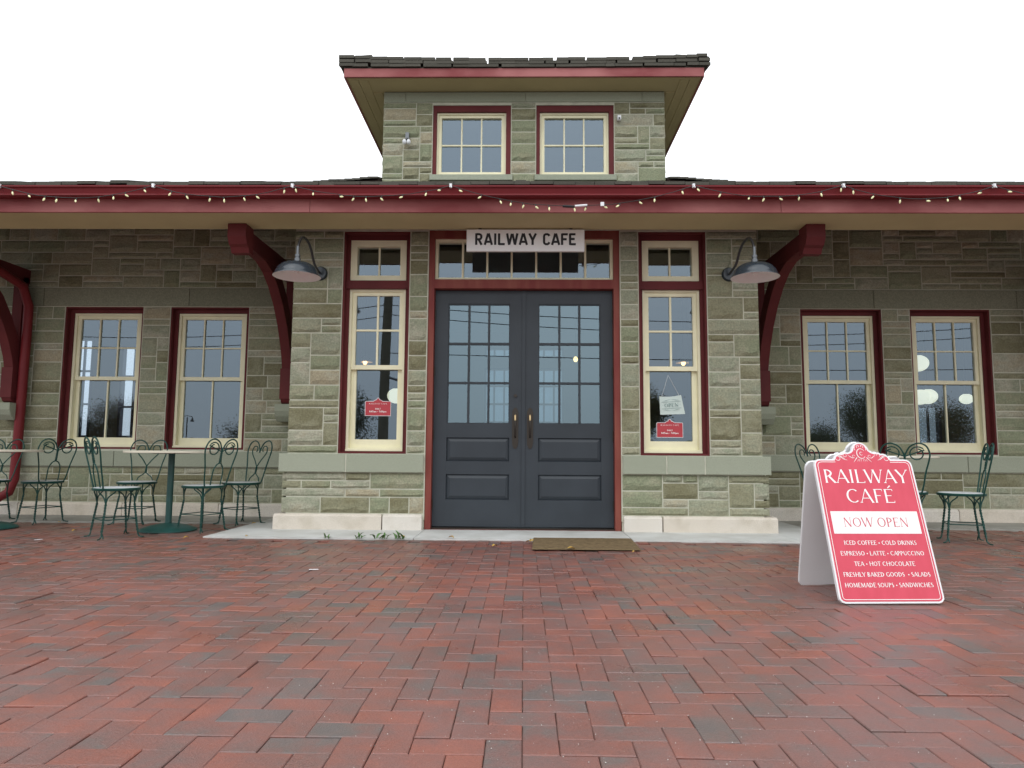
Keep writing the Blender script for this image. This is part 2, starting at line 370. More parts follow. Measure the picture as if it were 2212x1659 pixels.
# ------------------------------------------------------------------ the station building
B = thing('station_building', 'long low stone station building with central entrance bay, red trim and hipped dormer', 'building')
def wall_panel(name, x0, x1, z0, z1, y0, y1, holes, m):
    """mortar-coloured wall core with real openings"""
    xs = sorted({x0, x1, *[h[0] for h in holes], *[h[1] for h in holes]}); zs = sorted({z0, z1, *[h[2] for h in holes], *[h[3] for h in holes]})
    solid = lambda i, j: 0 <= i < len(xs)-1 and 0 <= j < len(zs)-1 and not any(h[0]-1e-6 <= xs[i] and xs[i+1] <= h[1]+1e-6 and h[2]-1e-6 <= zs[j] and zs[j+1] <= h[3]+1e-6 for h in holes)
    g = G()
    for i in range(len(xs)-1):
        for j in range(len(zs)-1):
            if not solid(i, j): continue
            a, b, c, d = xs[i], xs[i+1], zs[j], zs[j+1]
            g.add([(a,y0,c),(b,y0,c),(b,y0,d),(a,y0,d)], [(0,1,2,3)]); g.add([(a,y1,c),(b,y1,c),(b,y1,d),(a,y1,d)], [(3,2,1,0)])
            if not solid(i-1, j): g.add([(a,y0,c),(a,y1,c),(a,y1,d),(a,y0,d)], [(3,2,1,0)])
            if not solid(i+1, j): g.add([(b,y0,c),(b,y1,c),(b,y1,d),(b,y0,d)], [(0,1,2,3)])
            if not solid(i, j-1): g.add([(a,y0,c),(b,y0,c),(b,y1,c),(a,y1,c)], [(3,2,1,0)])
            if not solid(i, j+1): g.add([(a,y0,d),(b,y0,d),(b,y1,d),(a,y1,d)], [(0,1,2,3)])
    return g.build(name, m, B, fix=False)
srng = random.Random(21)
def stone_geo(w_, h_, proud, r):
    """rock-faced block: returns verts, faces about its centre, face towards -y"""
    nx = max(4, min(8, int(w_/.06)+2)); nz = 5
    hx, hz = w_/2-.0055, h_/2-.006
    us = [-1]+[(-1+2*(i+.0)/(nx-1))+r.uniform(-.12,.12)*2/(nx-1) for i in range(1, nx-1)]+[1]
    us[1] = min(us[1], -1+.035/hx) if nx > 3 else us[1]
    if nx > 3: us[-2] = max(us[-2], 1-.035/hx)
    base = [-1, -1+min(.5, .030/hz*r.uniform(.8,1.4)), r.uniform(-.25,.05), 1-min(.4, .020/hz), 1]
    prof = [0, r.uniform(.9,1.15), r.uniform(.8,1.0), r.uniform(.55,.75), 0]
    kind = r.random()
    vs = []
    for k in range(nz):
        for i in range(nx):
            u = us[i]; v = base[k] + (r.uniform(-.05,.22) if k == 1 else r.uniform(-.13,.13) if k == 2 else r.uniform(-.04,.01) if k == 3 else 0)
            if 0 < k < nz-1 and 0 < i < nx-1: p = proud*prof[k]*r.uniform(.7,1.15)
            else: p = 0
            vs.append((u*hx, -.002-p, v*hz))
    fs = [(k*nx+i, k*nx+i+1, (k+1)*nx+i+1, (k+1)*nx+i) for k in range(nz-1) for i in range(nx-1)]
    o = len(vs); ring = [i for i in range(nx)]+[k*nx+nx-1 for k in range(1, nz)]+[(nz-1)*nx+i for i in range(nx-2, -1, -1)]+[k*nx for k in range(nz-2, 0, -1)]
    for q in ring: vs.append((vs[q][0], .004, vs[q][2]))
    m = len(ring); fs += [(ring[q], o+q, o+(q+1) % m, ring[(q+1) % m]) for q in range(m)]
    return vs, fs
def pack(x0, x1, z0, z1, uz=.076):
    W, H = x1-x0, z1-z0; nz = max(1, round(H/uz)); nx = max(3, round(W/.05)); dx, dz = W/nx, H/nz
    occ = [[False]*nx for _ in range(nz)]; out = []
    for j in range(nz):
        i = 0
        while i < nx:
            if occ[j][i]: i += 1; continue
            run = 0
            while i+run < nx and not occ[j][i+run]: run += 1
            h = min(srng.choices((1,2,3), (.36,.44,.20))[0], nz-j)
            if nz-j-h == 0 or nz-j-h >= 1: pass
            wl = {1: (4,13), 2: (4,10), 3: (4,8)}[h]
            wd = srng.randint(*wl)
            if run-wd < 3: wd = run if run <= wl[1]+3 else run-3
            wd = max(1, min(wd, run))
            if wd < 3 and h > 2: h = min(2, nz-j)
            while any(occ[j+q][i+p] for q in range(h) for p in range(wd)) and h > 1: h -= 1
            for q in range(h):
                for p in range(wd): occ[j+q][i+p] = True
            out.append((x0+i*dx, x0+(i+wd)*dx, z0+j*dz, z0+(j+h)*dz)); i += wd
    return out
STONES = []   # (x0,x1,z0,z1,y,wall,proud)
def fill(wall, y, rects, proud=.017):
    for r in rects:
        for s in pack(*r): STONES.append((*s, y, wall, proud))
BAYX = 2.38
bay = wall_panel('bay_wall', -BAYX, BAYX, .10, 3.42, 0, .30,
                 [(-.99, .975, .10, 3.07), (-1.875, -1.185, .755, 3.053), (1.168, 1.86, .755, 3.053)], M['mortar'])
REC_H = [(-5.63, -4.665, .785, 2.52), (-4.325, -3.36, .785, 2.52), (3.32, 4.29, .785, 2.52), (4.628, 5.578, .785, 2.52)]
recL = wall_panel('left_wall', -9.0, -BAYX+.02, .10, 4.0, 1.3, 1.60, REC_H[:2], M['mortar'])
recR = wall_panel('right_wall', BAYX-.02, 9.0, .10, 4.0, 1.3, 1.60, REC_H[2:], M['mortar'])
DH = [(-1.155, -.18, 4.19, 5.098), (.135, 1.10, 4.19, 5.098)]
dorm = wall_panel('dormer_wall', -1.775, 1.73, 3.9, 5.268, 1.3, 1.52, DH, M['mortar'])
for sx, x0 in ((-1, -BAYX), (1, BAYX-.25)): G().box(x0, x0+.25, .30, 1.3, .10, 3.42).build('bay_side_wall', M['mortar'], B)
for x0 in (-1.775, 1.53): G().box(x0, x0+.2, 1.52, 4.0, 3.9, 5.268).build('dormer_side_wall', M['mortar'], B)
fill(bay, 0, [(-2.39, -1.878, .757, 3.055), (-1.182, -.995, .757, 3.055), (.98, 1.165, .757, 3.055), (1.863, 2.385, .757, 3.055),
              (-2.43, -.995, .160, .566), (.98, 2.44, .160, .566), (-2.385, 2.38, 3.072, 3.36)])
fill(recL, 1.3, [(-8.9, -5.633, .765, 2.522), (-4.662, -4.328, .765, 2.522), (-3.357, -2.385, .765, 2.522), (-8.9, -2.40, .155, .572), (-8.9, -2.385, 2.76, 3.72)], .012)
fill(recR, 1.3, [(2.385, 3.317, .765, 2.522), (4.293, 4.625, .765, 2.522), (5.581, 8.9, .765, 2.522), (2.40, 8.9, .155, .572), (2.385, 8.9, 2.76, 3.72)], .012)
fill(dorm, 1.3, [(-1.78, -1.158, 4.06, 5.13), (-.177, .132, 4.06, 5.13), (1.103, 1.735, 4.06, 5.13)], .017)
def sz(s):
    cx, cz, y = (s[0]+s[1])/2, (s[2]+s[3])/2, s[4]; d = y+7
    if abs(cx) > d*.76: return 0
    if y > 1 and 3.0 < cz < 4.0: return 0
    if y < 1 and cz > 3.06: return 0
    if y > 1 and cz > 2.7 and cz < 4: return (s[1]-s[0])*(s[3]-s[2])/d/d*.3
    return (s[1]-s[0])*(s[3]-s[2])/d/d
STONES.sort(key=sz, reverse=True)
rest = {}
for n_, s in enumerate(STONES):
    x0, x1, z0, z1, y, wall, proud = s
    a = srng.random()
    vs, fs = stone_geo(x1-x0, z1-z0, proud*srng.uniform(.7, 1.3)*(.75+min(1.0, (z1-z0)/.2)*.5), srng)
    c = ((x0+x1)/2, y, (z0+z1)/2)
    if n_ < 285: G().add(vs, fs, a).build('stone', M['stone'], wall, loc=c, fix=False)
    else: rest.setdefault(wall, G()).add([(p[0]+c[0], p[1]+c[1], p[2]+c[2]) for p in vs], fs, a)
for wall, g in rest.items(): g.build('stone_field', M['stone'], wall, kind='stuff', fix=False)
# stones on the bay's and the dormer's side faces
for sx, xf, y0, y1, z0, z1, nm in ((-1, -BAYX, .02, 1.28, .76, 3.0, bay), (1, BAYX, .02, 1.28, .76, 3.0, bay), (-1, -BAYX-.04, .02, 1.28, .16, .566, bay), (1, BAYX+.04, .02, 1.28, .16, .566, bay), (-1, -1.775, 1.32, 3.9, 4.0, 5.2, dorm), (1, 1.73, 1.32, 3.9, 4.0, 5.2, dorm)):
    g = G()
    for (u0, u1, w0, w1) in pack(y0, y1, z0, z1):
        vs, fs = stone_geo(u1-u0, w1-w0, .016, srng); cu, cz = (u0+u1)/2, (w0+w1)/2
        g.add([(xf+sx*(-p[1]), cu+p[0], cz+p[2]) for p in vs], fs, srng.random())
    g.build('side_stonework', M['stone'], nm, kind='stuff')
# smooth dressed courses
def course(xs, y0, y1, z0, z1, m, name, wall, gapw=.012, ch=.004):
    for a, b in zip(xs[:-1], xs[1:]):
        G().cbox(a+gapw/2, b-gapw/2, y0, y1, z0, z1, ch, srng.random()).build(name, M[m], wall)
course([-2.46, -1.78, -.995], -.045, .2, .570, .752, 'smooth_stone', 'belt_stone', bay)
course([.98, 1.42, 1.80, 2.455], -.045, .2, .570, .752, 'smooth_stone', 'belt_stone', bay)
for a, b in ((-2.45, -1.0), (.985, 2.445)): G().box(a, b, -.04, .1, .571, .751).build('belt_bed', M['mortar'], bay)
course([-9, -7.2, -6.1, -4.9, -3.6, -2.47], 1.262, 1.5, .578, .762, 'smooth_stone', 'belt_stone', recL, gapw=.006)
course([2.47, 3.9, 5.2, 6.4, 7.8, 9], 1.262, 1.5, .578, .762, 'smooth_stone', 'belt_stone', recR, gapw=.006)
for sx in (-1, 1):
    G().box(*sorted((sx*2.33, sx*2.457)), .2, 1.26, .570, .752).build('belt_stone', M['smooth_stone'], bay)
course([-9, -7.6, -5.9, -4.1, -2.385], 1.285, 1.5, 2.528, 2.752, 'lintel', 'lintel_stone', recL, gapw=.006)
course([2.385, 4.2, 5.9, 7.6, 9], 1.285, 1.5, 2.528, 2.752, 'lintel', 'lintel_stone', recR, gapw=.006)
course([-1.5, 0, 1.45], 1.285, 1.5, 5.135, 5.262, 'smooth_stone', 'lintel_stone', dorm, gapw=.006)
G().box(-1.77, -1.505, 1.289, 1.5, 5.135, 5.262).box(1.455, 1.725, 1.289, 1.5, 5.135, 5.262).build('lintel_stone', M['smooth_stone'], dorm)
course([-1.19, -.15], 1.26, 1.5, 4.115, 4.188, 'smooth_stone', 'sill_stone', dorm)
course([.11, 1.13], 1.26, 1.5, 4.115, 4.188, 'smooth_stone', 'sill_stone', dorm)
def plinth(xs, y0, y1, z1, m, wall, gapw=.012):
    for a, b in zip(xs[:-1], xs[1:]):
        a_, b_, c = a+gapw/2, b-gapw/2, .022
        v = srng.random()
        G().add([(a_,y0,0.004),(b_,y0,.004),(b_,y1,.004),(a_,y1,.004),(a_,y0,z1-c),(b_,y0,z1-c),(a_+.006,y0+c,z1),(b_-.006,y0+c,z1),(b_,y1,z1),(a_,y1,z1)],
                [(0,1,5,4),(4,5,7,6),(6,7,8,9),(0,4,6,9,3),(1,2,8,7,5),(0,3,2,1),(2,3,9,8)], v).build('plinth_stone', M[m], wall)
plinth([-2.49, -1.40, -1.0], -.06, .28, .156, 'plinth', bay)
plinth([.985, 1.37, 2.50], -.06, .28, .156, 'plinth', bay)
plinth([-9, -7.4, -6.0, -4.75, -3.6, -2.50], 1.235, 1.5, .150, 'plinth', recL, .008)
plinth([2.51, 3.3, 4.45, 5.05, 5.95, 7.2, 9], 1.235, 1.5, .150, 'plinth', recR, .008)
for sx in (-1, 1): G().box(*sorted((sx*2.33, sx*2.487)), .285, 1.23, .004, .134).build('plinth_stone', M['plinth'], bay)
G().box(-BAYX+.02, -.995, .01, .25, .0, .10).box(.98, BAYX-.02, .01, .25, 0, .10).build('footing', M['mortar'], B)

# ------------------------------------------------------------------ windows and doors
def pane(x0, x1, z0, z1, y, parent, m='glass'):
    g = G().box(x0, x1, y, y+.004, z0, z1); o = g.build('pane', M[m], parent, fix=False); return o
def ring(g, x0, x1, z0, z1, y0, y1, l, r, t, b):
    g.box(x0, x0+l, y0, y1, z0, z1); g.box(x1-r, x1, y0, y1, z0, z1)
    g.box(x0+l, x1-r, y0+.001, y1-.001, z1-t, z1); g.box(x0+l, x1-r, y0+.001, y1-.001, z0, z0+b); return g
def glazing(name_parent, x0, x1, z0, z1, y, cols, rows, mw=.016, m='cream', gl='glass', depth=.018):
    """muntins and panes filling x0..x1, z0..z1 with the glass at y"""
    pw = (x1-x0)/cols; ph = (z1-z0)/rows
    if cols*rows > 1:
        g = G()
        for i in range(1, cols): g.box(x0+i*pw-mw/2, x0+i*pw+mw/2, y-depth, y+.012, z0, z1)
        for j in range(1, rows): g.box(x0, x1, y-depth+.0015, y+.0105, z0+j*ph-mw/2, z0+j*ph+mw/2)
        g.build('muntin', M[m], name_parent)
    for i in range(cols):
        for j in range(rows):
            pane(x0+i*pw+(mw/2 if i else 0), x0+(i+1)*pw-(mw/2 if i < cols-1 else 0), z0+j*ph+(mw/2 if j else 0), z0+(j+1)*ph-(mw/2 if j < rows-1 else 0), y, name_parent, gl)
def casing(x0, x1, z0, z1, yf, cs, ct, cb):
    """thin red jamb lining with the casing board set back inside it"""
    l = .016
    g = ring(G(), x0, x1, z0, z1, yf+.008, yf+.215, l, l, l, l)
    return ring(g, x0+l, x1-l, z0+l, z1-l, yf+.082, yf+.214, cs-l, cs-l, ct-l, cb-l)
def hung_window(x0, x1, z0, z1, yf, cs=.058, ct=.062, cb=.022, zm=1.65, up=(3,2), lo=(2,1), tag_='window'):
    """red casing > cream frame, sashes, muntins and panes"""
    c = casing(x0, x1, z0, z1, yf, cs, ct, cb).build(tag_, M['red'], B); yf += .045
    a, b, p, q = x0+cs+.001, x1-cs-.001, z0+cb+.001, z1-ct-.001
    ring(G(), a, b, p, q, yf+.055, yf+.168, .030, .030, .028, .030).build('frame', M['cream'], c)
    sa, sb = a+.030, b-.030
    # upper sash (outer), lower sash (inner)
    ring(G(), sa+.001, sb-.001, zm-.022, q-.029, yf+.075, yf+.112, .042, .042, .042, .044).build('sash', M['cream'], c)
    ring(G(), sa+.001, sb-.001, p+.031, zm+.020, yf+.115, yf+.150, .044, .044, .038, .085).build('sash', M['cream'], c)
    glazing(c, sa+.043, sb-.043, zm+.022, q-.071, yf+.098, *up)
    glazing(c, sa+.045, sb-.045, p+.116, zm-.018, yf+.136, *lo)
    G().box(a, b, yf+.040, yf+.054, p, p+.018).build('sill', M['cream'], c)
    return c
for (x0, x1, z0, z1) in REC_H:
    c = hung_window(x0+.001, x1-.001, z0+.001, z1-.001, 1.3)
# tall bay windows with transom light above
for (x0, x1) in ((-1.874, -1.186), (1.169, 1.859)):
    z0, z1, yf = .756, 3.052, 0
    c = casing(x0, x1, z0, z1, yf, .050, .066, .024)
    a, b = x0+.051, x1-.051
    c.box(x0+.017, x1-.017, yf+.060, yf+.213, 2.462, 2.548)
    c = c.build('window', M['red'], B); yf += .045
    # transom sash
    ring(G(), a, b, 2.549, 2.985, yf+.05, yf+.15, .066, .066, .066, .060).build('sash', M['cream'], c)
    glazing(c, a+.067, b-.067, 2.610, 2.918, yf+.10, 2, 1, mw=.018)
    p, q = z0+.025, 2.461
    ring(G(), a, b, p, q, yf+.055, yf+.168, .026, .026, .022, .030).build('frame', M['cream'], c)
    sa, sb, zm = a+.027, b-.027, 1.644
    ring(G(), sa, sb, zm-.022, q-.023, yf+.075, yf+.112, .040, .040, .040, .046).build('sash', M['cream'], c)
    ring(G(), sa, sb, p+.031, zm+.020, yf+.115, yf+.150, .050, .050, .040, .088).build('sash', M['cream'], c)
    glazing(c, sa+.041, sb-.041, zm+.024, q-.064, yf+.098, 2, 2, mw=.020)
    glazing(c, sa+.051, sb-.051, p+.119, zm-.020, yf+.136, 1, 1)
    G().box(a, b, yf+.040, yf+.054, p, p+.018).build('sill', M['cream'], c)
# dormer windows: one fixed sash, 3 x 2
for (x0, x1, z0, z1) in DH:
    c = ring(G(), x0+.001, x1-.001, z0+.001, z1-.001, 1.312, 1.45, .045, .060, .078, .006).build('window', M['red'], B)
    a, b, p, q = x0+.047, x1-.062, z0+.008, z1-.080
    ring(G(), a, b, p, q, 1.345, 1.44, .022, .022, .022, .022).build('frame', M['cream'], c)
    ring(G(), a+.023, b-.023, p+.023, q-.023, 1.362, 1.42, .035, .035, .035, .035).build('sash', M['cream'], c)
    glazing(c, a+.059, b-.059, p+.059, q-.059, 1.395, 3, 2, mw=.018)
# entrance: red frame, transom of seven lights, pair of slate doors
ent = ring(G(), -.989, .974, .007, 3.068, .015, .20, .060, .060, .082, .0001)
ent.box(-.93, .915, .018, .198, 2.457, 2.552)
ent = ent.build('entrance_frame', M['red_jamb'], B)
trn = ring(G(), -.928, .913, 2.553, 2.985, .055, .15, .028, .028, .028, .026).build('transom', M['cream'], ent)
xs0, xs1 = -.899, .884; pw = (xs1-xs0)/7
for i in range(1, 7): G().box(xs0+i*pw-.010, xs0+i*pw+.010, .065, .115, 2.580, 2.956).build('muntin', M['cream'], ent)
for i in range(7): pane(xs0+i*pw+.010*(i > 0), xs0+(i+1)*pw-.010*(i < 6), 2.580, 2.956, .102, ent)
G().box(-.93, .915, .06, .25, .007, .022).build('threshold', M['bronze'], ent)
for side, (x0, x1, gx0, gx1) in enumerate(((-.926, -.010, -.790, -.148), (-.004, .911, .146, .787))):
    y0, y1 = .100, .145
    gz = [.030, .297, .553, .684, .925, 1.067, 2.313, 2.452]
    g = G()
    g.box(x0, gx0, y0, y1, gz[0], gz[7]); g.box(gx1, x1, y0, y1, gz[0], gz[7])
    for a, b in ((gz[0], gz[1]), (gz[2], gz[3]), (gz[4], gz[5]), (gz[6], gz[7])): g.box(gx0, gx1, y0+.0015, y1-.001, a, b)
    d = g.build('door', M['door'], B)
    for a, b in ((gz[1], gz[2]), (gz[3], gz[4])):   # raised and fielded panels
        c1, c2 = .003, .040
        vs = [(gx0,y0+.006,a),(gx1,y0+.006,a),(gx1,y0+.006,b),(gx0,y0+.006,b)]
        vs += [(gx0+c1,y0+.020,a+c1),(gx1-c1,y0+.020,a+c1),(gx1-c1,y0+.020,b-c1),(gx0+c1,y0+.020,b-c1)]
        vs += [(gx0+c2,y0+.004,a+c2),(gx1-c2,y0+.004,a+c2),(gx1-c2,y0+.004,b-c2),(gx0+c2,y0+.004,b-c2)]
        vs += [(gx0,y1,a),(gx1,y1,a),(gx1,y1,b),(gx0,y1,b)]
        fs = [(0,1,5,4),(1,2,6,5),(2,3,7,6),(3,0,4,7),(4,5,9,8),(5,6,10,9),(6,7,11,10),(7,4,8,11),(8,9,10,11),(12,15,14,13)]
        G().add(vs, fs).build('panel', M['door'], d)
    ring(G(), gx0, gx1, gz[5], gz[6], y0+.008, y1-.004, .010, .010, .010, .010).build('glazing_bead', M['door'], d)
    glazing(d, gx0+.011, gx1-.011, gz[5]+.011, gz[6]-.011, .128, 3, 3, mw=.022, m='door', gl='door_glass', depth=.026)
    hx = -.088 if side == 0 else .063
    g = G(); out = []
    for z, ww in ((.815,.010),(.835,.022),(.86,.030),(.90,.032),(1.15,.032),(1.19,.030),(1.215,.022),(1.232,.008)): out.append((ww, z))
    vs = [(hx-ww, y0-.006, z) for ww, z in out]+[(hx+ww, y0-.006, z) for ww, z in out]; n = len(out)
    vs += [(a, y0+.004, c) for a, _, c in vs]
    fs = [(i, i+1, n+i+1, n+i) for i in range(n-1)]+[(i, 2*n+i, 2*n+i+1, i+1) for i in range(n-1)]+[(n+i, n+i+1, 3*n+i+1, 3*n+i) for i in range(n-1)]
    pl = g.add(vs, fs).build('handle_plate', M['bronze'], d)
    G().tube([(hx,y0-.004,.93),(hx,y0-.035,.94),(hx,y0-.052,.99),(hx,y0-.055,1.05),(hx,y0-.048,1.10)], .008, 8).build('handle', M['bronze'], d, smooth=True)
    G().tube([(hx,y0-.048,1.10),(hx,y0-.046,1.125),(hx,y0-.034,1.15),(hx,y0-.004,1.155)], .011, 8).build('thumb_latch', M['brass'], d, smooth=True)
    if side == 0:
        G().add([(hx+.017*math.cos(t*PI/6), yy, 1.356+.017*math.sin(t*PI/6)) for yy in (y0-.012, y0+.002) for t in range(12)],
                [tuple(range(12)), tuple(range(12, 24))[::-1]]+[(t, 12+t, 12+(t+1) % 12, (t+1) % 12) for t in range(12)]).build('deadbolt', M['bronze'], d)
    for z in (.25, .95, 1.6, 2.2):
        hxx = x0+.004 if side == 0 else x1-.004
        G().tube([(hxx, y0-.007, z-.05), (hxx, y0-.007, z+.05)], .007, 8).build('hinge', M['bronze'], d)
G().box(-.022, .012, .088, .0995, .032, 2.450).build('astragal', M['door'], B)

# ------------------------------------------------------------------ eave: soffit, fascia, gutter, roof
EX = 9.2
SZ = 2.987
G().box(-EX, EX, -.745, -.27, SZ, 3.03).build('soffit', M['soffit'], B)
for a, b in ((-9.2, -6.4), (-6.397, -2.0), (-1.997, 2.35), (2.353, 6.3), (6.303, 9.2)):
    G().cbox(a, b, -.772, -.747, SZ-.003, 3.20, .003).build('fascia_board', M['fascia'], B)
prof = [(-.774,3.108),(-.862,3.100),(-.880,3.108),(-.874,3.124),(-.888,3.168),(-.905,3.178),(-.905,3.192),(-.897,3.192),(-.892,3.182),(-.880,3.172),(-.862,3.120),(-.782,3.116),(-.782,3.195),(-.774,3.195)]
G().ext(prof, -EX, EX).build('gutter', M['gutter'], B)
def S(y): return 3.243+(y+.865)*.388
for a, b, ye in ((-EX, -1.80, 5.5), (1.75, EX, 5.5), (-1.799, 1.749, 1.29)):
    G().ext([(-.83,S(-.83)-.04),(ye,S(ye)-.045),(ye,S(ye)-.20),(-.26,S(-.26)-.17),(-.268,3.032),(-.744,3.032),(-.744,3.19)], a, b).build('roof', M['ceiling_wood'], B)
rr = random.Random(5)
def shingle(g, x0, x1, y0, y1, z0, z1, t, a):
    """one shake: butt end at y0,z0"""
    return g.add([(x0,y0,z0-t),(x1,y0,z0-t),(x1,y1,z1-t*.4),(x0,y1,z1-t*.4),(x0,y0,z0),(x1,y0,z0),(x1,y1,z1),(x0,y1,z1)],
                 [(0,3,2,1),(4,5,6,7),(0,1,5,4),(1,2,6,5),(2,3,7,6),(3,0,4,7)], a)
x = -5.4
while x < 5.4:
    wd = rr.uniform(.13, .24); t = rr.uniform(.026, .034); dz = rr.uniform(-.006, .006)+(.010 if rr.random() < .08 else 0); y0 = -.865+rr.uniform(-.012, .008)
    shingle(G(), x+.002, x+wd-.002, y0, y0+.4, S(y0)+dz, S(y0+.4)+dz-.01, t, rr.random()).build('shingle', M['shingle'], B); x += wd
g = G()
for row in range(0, 26):
    x = -9.1+rr.uniform(0, .1); yy = -.865+row*.15
    while x < 9.1:
        wd = rr.uniform(.13, .24)
        if not (row == 0 and -5.5 < x < 5.3) and not (yy > .95 and -1.95 < x < 1.73):
            dz = rr.uniform(-.004, .004)
            shingle(g, x+.002, min(x+wd, 9.15)-.002, yy, yy+.32, S(yy)+dz, S(yy+.32)+dz-.012, .02, rr.random())
        x += wd
g.build('shingle_field', M['shingle'], B, kind='stuff', fix=False)
# stepped saddle of shingles running up to each side of the dormer
for sx, xe in ((-1, -1.79), (1, 1.745)):
    for k in range(8):
        xa, xb = xe+sx*(k*.095), xe+sx*((k+1)*.095+.03); top = 4.100-.0068*k
        shingle(G(), min(xa, xb), max(xa, xb), 1.12+rr.uniform(-.01, .01), 1.7, top, top+.20, .022, rr.random()).build('shingle', M['shingle'], B)
    G().add([(xe, 1.16, 3.95), (xe+sx*.8, 1.16, 3.95), (xe+sx*.8, 1.16, 4.020), (xe, 1.16, 4.080), (xe, 1.9, 4.2), (xe+sx*.8, 1.9, 4.2), (xe+sx*.8, 1.9, 4.34), (xe, 1.9, 4.39)],
            [(0,1,2,3),(4,7,6,5),(3,2,6,7),(0,3,7,4),(1,5,6,2),(0,4,5,1)]).build('saddle', M['ceiling_wood'], B)
g = G(); x = -1.77
while x < 1.72:
    wd = rr.uniform(.12, .2); zt = S(1.17)+.012+(.022 if abs(x+.12) < .09 else rr.uniform(-.008, .008))
    shingle(G(), x+.002, min(x+wd-.003, 1.72), 1.14, 1.28, zt, zt+.045, .03, rr.random()).build('shingle', M['shingle'], B); x += wd
# dormer eave and hip roof
DX0, DX1, DY0 = -2.17, 2.113, .95
sof = G().box(DX0, DX1, DY0, 1.298, 5.272, 5.30).box(DX0, -1.78, 1.299, 4.4, 5.272, 5.30).box(1.735, DX1, 1.299, 4.4, 5.272, 5.30).build('dormer_soffit', M['soffit'], B)
for k in range(3):      # soffit boards run along each side
    for x0, x1 in ((DX0+.02, -1.80), (1.755, DX1-.02)):
        w3 = (x1-x0)/3
        G().box(x0+k*w3+.003, x0+(k+1)*w3-.003, 1.31 if k == (2 if x0 < 0 else 0) else 1.0, 4.35, 5.264, 5.2715).build('soffit_board', M['soffit'], B)
G().box(DX0+.02, DX1-.02, DY0+.02, .995, 5.265, 5.2715).build('soffit_board', M['soffit'], B)
G().cbox(DX0-.02, DX1+.02, DY0-.022, DY0-.001, 5.262, 5.372, .003).build('fascia_board', M['fascia'], B)
G().box(DX0-.022, DX0-.001, DY0, 4.4, 5.262, 5.372).build('fascia_board', M['fascia'], B)
G().box(DX1+.001, DX1+.022, DY0, 4.4, 5.262, 5.372).build('fascia_board', M['fascia'], B)
rx0, rx1, ry0, ry1, rz = -2.23, 2.17, .91, 4.45, 5.375
apx = .5; hz = 5.95; ym = (ry0+ry1)/2
G().add([(rx0+.03,ry0+.03,rz),(rx1-.03,ry0+.03,rz),(rx1-.03,ry1,rz),(rx0+.03,ry1,rz),(rx0+1.75,ym,hz),(rx1-1.75,ym,hz),(rx0+.03,ry0+.03,rz+.02),(rx1-.03,ry0+.03,rz+.02),(rx1-.03,ry1,rz+.02),(rx0+.03,ry1,rz+.02)],
        [(0,3,2,1),(6,7,5,4),(7,8,5),(8,9,4,5),(9,6,4),(0,1,7,6),(1,2,8,7),(2,3,9,8),(3,0,6,9)]).build('dormer_roof', M['shingle'], B)
x = rx0-.02
while x < rx1:
    wd = rr.uniform(.11, .24); x2 = min(x+wd, rx1+.02)
    e = min(1, abs((x+x2)/2-(rx0+rx1)/2)/2.2)**3*.045   # eave kicks up towards the hips
    for lay in range(3):
        dz = rr.uniform(-.003, .003)+e*(.3+.35*lay); o1 = rr.uniform(-.02, .02) if x > rx0 else 0
        shingle(G(), x+.0015+o1, x2-(rr.choice((.001,.002,.009)) if lay == 2 else .0)+o1, .905-.004*lay+rr.uniform(-.003, .003), 1.35, 5.414+.036*lay+dz, 5.50+.036*lay+dz*.5, .037, rr.random()).build('shingle', M['shingle'], B)
    x += wd
for sx, xe in ((-1, rx0), (1, rx1)):
    y = .93
    g = G()
    while y < 4.4:
        wd = rr.uniform(.11, .2); e = .03*max(0, 1-(y-.9)/1.0); dz = rr.uniform(-.005, .005)+e
        for lay in range(3):
            zz = 5.414+.036*lay; xo = xe+sx*(.015+.006*lay); xi = xo-sx*.4; t = .037
            g.add([(xo,y+.002,zz+dz-t),(xo,y+wd-.002,zz+dz-t),(xi,y+wd-.002,zz+dz),(xi,y+.002,zz+dz),(xo,y+.002,zz+dz),(xo,y+wd-.002,zz+dz),(xi,y+wd-.002,zz+dz+.03),(xi,y+.002,zz+dz+.03)],
                  [(0,3,2,1),(4,5,6,7),(0,1,5,4),(1,2,6,5),(2,3,7,6),(3,0,4,7)], rr.random())
        y += wd
    g.build('shingle_field', M['shingle'], B, kind='stuff')
